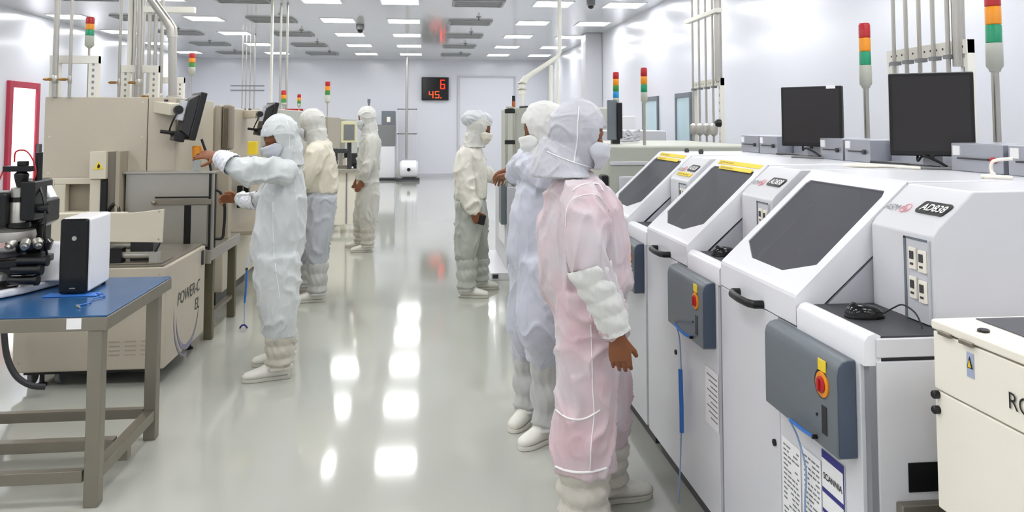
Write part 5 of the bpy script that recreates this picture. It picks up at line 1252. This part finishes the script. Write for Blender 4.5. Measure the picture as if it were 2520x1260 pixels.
# P3 far operator
C3 = dict(top=cloth('cloth_far_grey', 'c6c5be', .5), hood=cloth('cloth_far_hood', 'd0d0cc'), mask=MASK, boot=cloth('cloth_boot_far', 'c2bcb2'), shoe=SHOE, sole=SOLE)
Y3 = 10.4
J3 = dict(head=J_(902, 292, Y3),
    torso=[(J_(905, 480, Y3), .15, .14), (J_(906, 440, Y3), .16, .15), (J_(908, 400, Y3), .16, .145), (J_(910, 360, Y3), .18, .14), (J_(911, 336, Y3), .15, .11), (J_(911, 326, Y3), .08, .08)],
    arm_n=[(J_(914, 348, 10.22), .08), (J_(912, 390, 10.15), .08), (J_(902, 420, 10.12), .065), (J_(889, 446, 10.15), .042)],
    arm_f=[(J_(905, 348, 10.6), .08), (J_(892, 400, 10.7), .07), (J_(880, 440, 10.7), .042)],
    leg_n=[(J_(906, 480, 10.32), .14), (J_(905, 530, 10.3), .12), (J_(905, 550, 10.3), .1), (J_(905, 562, 10.3), .09)],
    leg_f=[(J_(900, 480, 10.55), .13), (J_(893, 530, 10.6), .11), (J_(889, 550, 10.65), .09), (J_(888, 562, 10.65), .08)],
    foot_n=((-.97, -.15, 0), .28), foot_f=((-.97, .1, 0), .27), boot_r=.075)
P3_, cov3, hood3, mask3 = person('farthest person in a pale grey coverall standing by the left row', (J3['leg_n'][-1][0].x, Y3), J3, (-.95, .1, -.2), (.15, -.98, 0), C3, 41, .015, amp=.012, cape=.85,
    hand_l=dict(wrist=J3['arm_n'][-1][0], d=(-.35, 0, -1), nrm=(-.6, .8, 0), curl=.5, side=1, vox=.007, k=1.05), hand_r=dict(wrist=J3['arm_f'][-1][0], d=(-.35, 0, -1), nrm=(-.6, .8, 0), curl=.5, side=1, vox=.008))

# P4 operator facing right
C4 = dict(top=cloth('cloth_ivory', 'dad7cc', .5), bottom=cloth('cloth_trouser_green', 'aaada5', .5), hood=cloth('cloth_hood_ivory', 'cccbc5'), mask=cloth('mask_ivory', 'dcd8c8', .6), boot=cloth('cloth_boot_green', 'b4b7af'), shoe=SHOE, sole=SOLE)
Y4 = 7.65
J4 = dict(head=J_(1180, 318, Y4),
    torso=[(J_(1158, 530, Y4), .145, .14), (J_(1157, 490, Y4), .155, .155), (J_(1156, 450, Y4), .16, .155), (J_(1157, 405, Y4), .185, .15), (J_(1162, 368, Y4), .15, .11), (J_(1166, 352, Y4), .085, .08)],
    arm_n=[(J_(1142, 385, 7.47), .085), (J_(1140, 425, 7.42), .085), (J_(1145, 465, 7.4), .08), (J_(1158, 500, 7.38), .072), (J_(1164, 522, 7.38), .045)],
    arm_f=[(J_(1172, 385, 7.82), .08), (J_(1188, 425, 7.88), .07), (J_(1215, 438, 7.9), .06), (J_(1236, 438, 7.95), .042)],
    leg_n=[(J_(1156, 530, 7.56), .145), (J_(1150, 600, 7.54), .115), (J_(1148, 622, 7.54), .105), (J_(1148, 640, 7.54), .1)],
    leg_f=[(J_(1168, 530, 7.8), .13), (J_(1174, 600, 7.84), .11), (J_(1178, 625, 7.86), .09), (J_(1180, 640, 7.86), .08)],
    foot_n=((.97, -.2, 0), .28), foot_f=((.95, .1, 0), .26), boot_r=.078)
P4_, cov4, hood4, mask4 = person('person in ivory jacket and grey trousers facing right across the aisle', (J4['leg_n'][-1][0].x, Y4), J4, (.93, -.05, -.3), (-.15, -.98, 0), C4, 51, .014, amp=.010, cape=.85, split=True,
    hand_r=dict(wrist=J4['arm_n'][-1][0], d=(.45, 0, -.9), nrm=(.5, .85, 0), curl=.7, side=1, vox=.006, k=1.05), hand_l=dict(wrist=J4['arm_f'][-1][0], d=(1, .1, -.05), nrm=(0, .2, -1), curl=.5, side=1, vox=.006))
b = B(); c = J4['head']+Vector((-.02, 0, .09))
b.ball(c+Vector((-.03, 0, .01)), .115, 20, (1.05, 1, .72)); b.ball(c+Vector((.05, 0, .0)), .1, 18, (1, 1, .7))
V, N, F = remesh(b, .01, 3); V = folds(V, N, .009, (), 63, 1.6, (1, 1, 1)); obj_from(V, F, 'bouffant_cap', cloth('cap_grey', 'cdd0d4', .5), P4_)
q = J_(1186, 541, 7.36)
b = B(); b.obox(q, (.03, 0, -.008), (0, .012, 0), (.01, 0, .045)); o = b.build('black_device', BLACK, None, bevel=.006); tag(o, 'small black device in the lowered hand of the operator facing right', 'device')
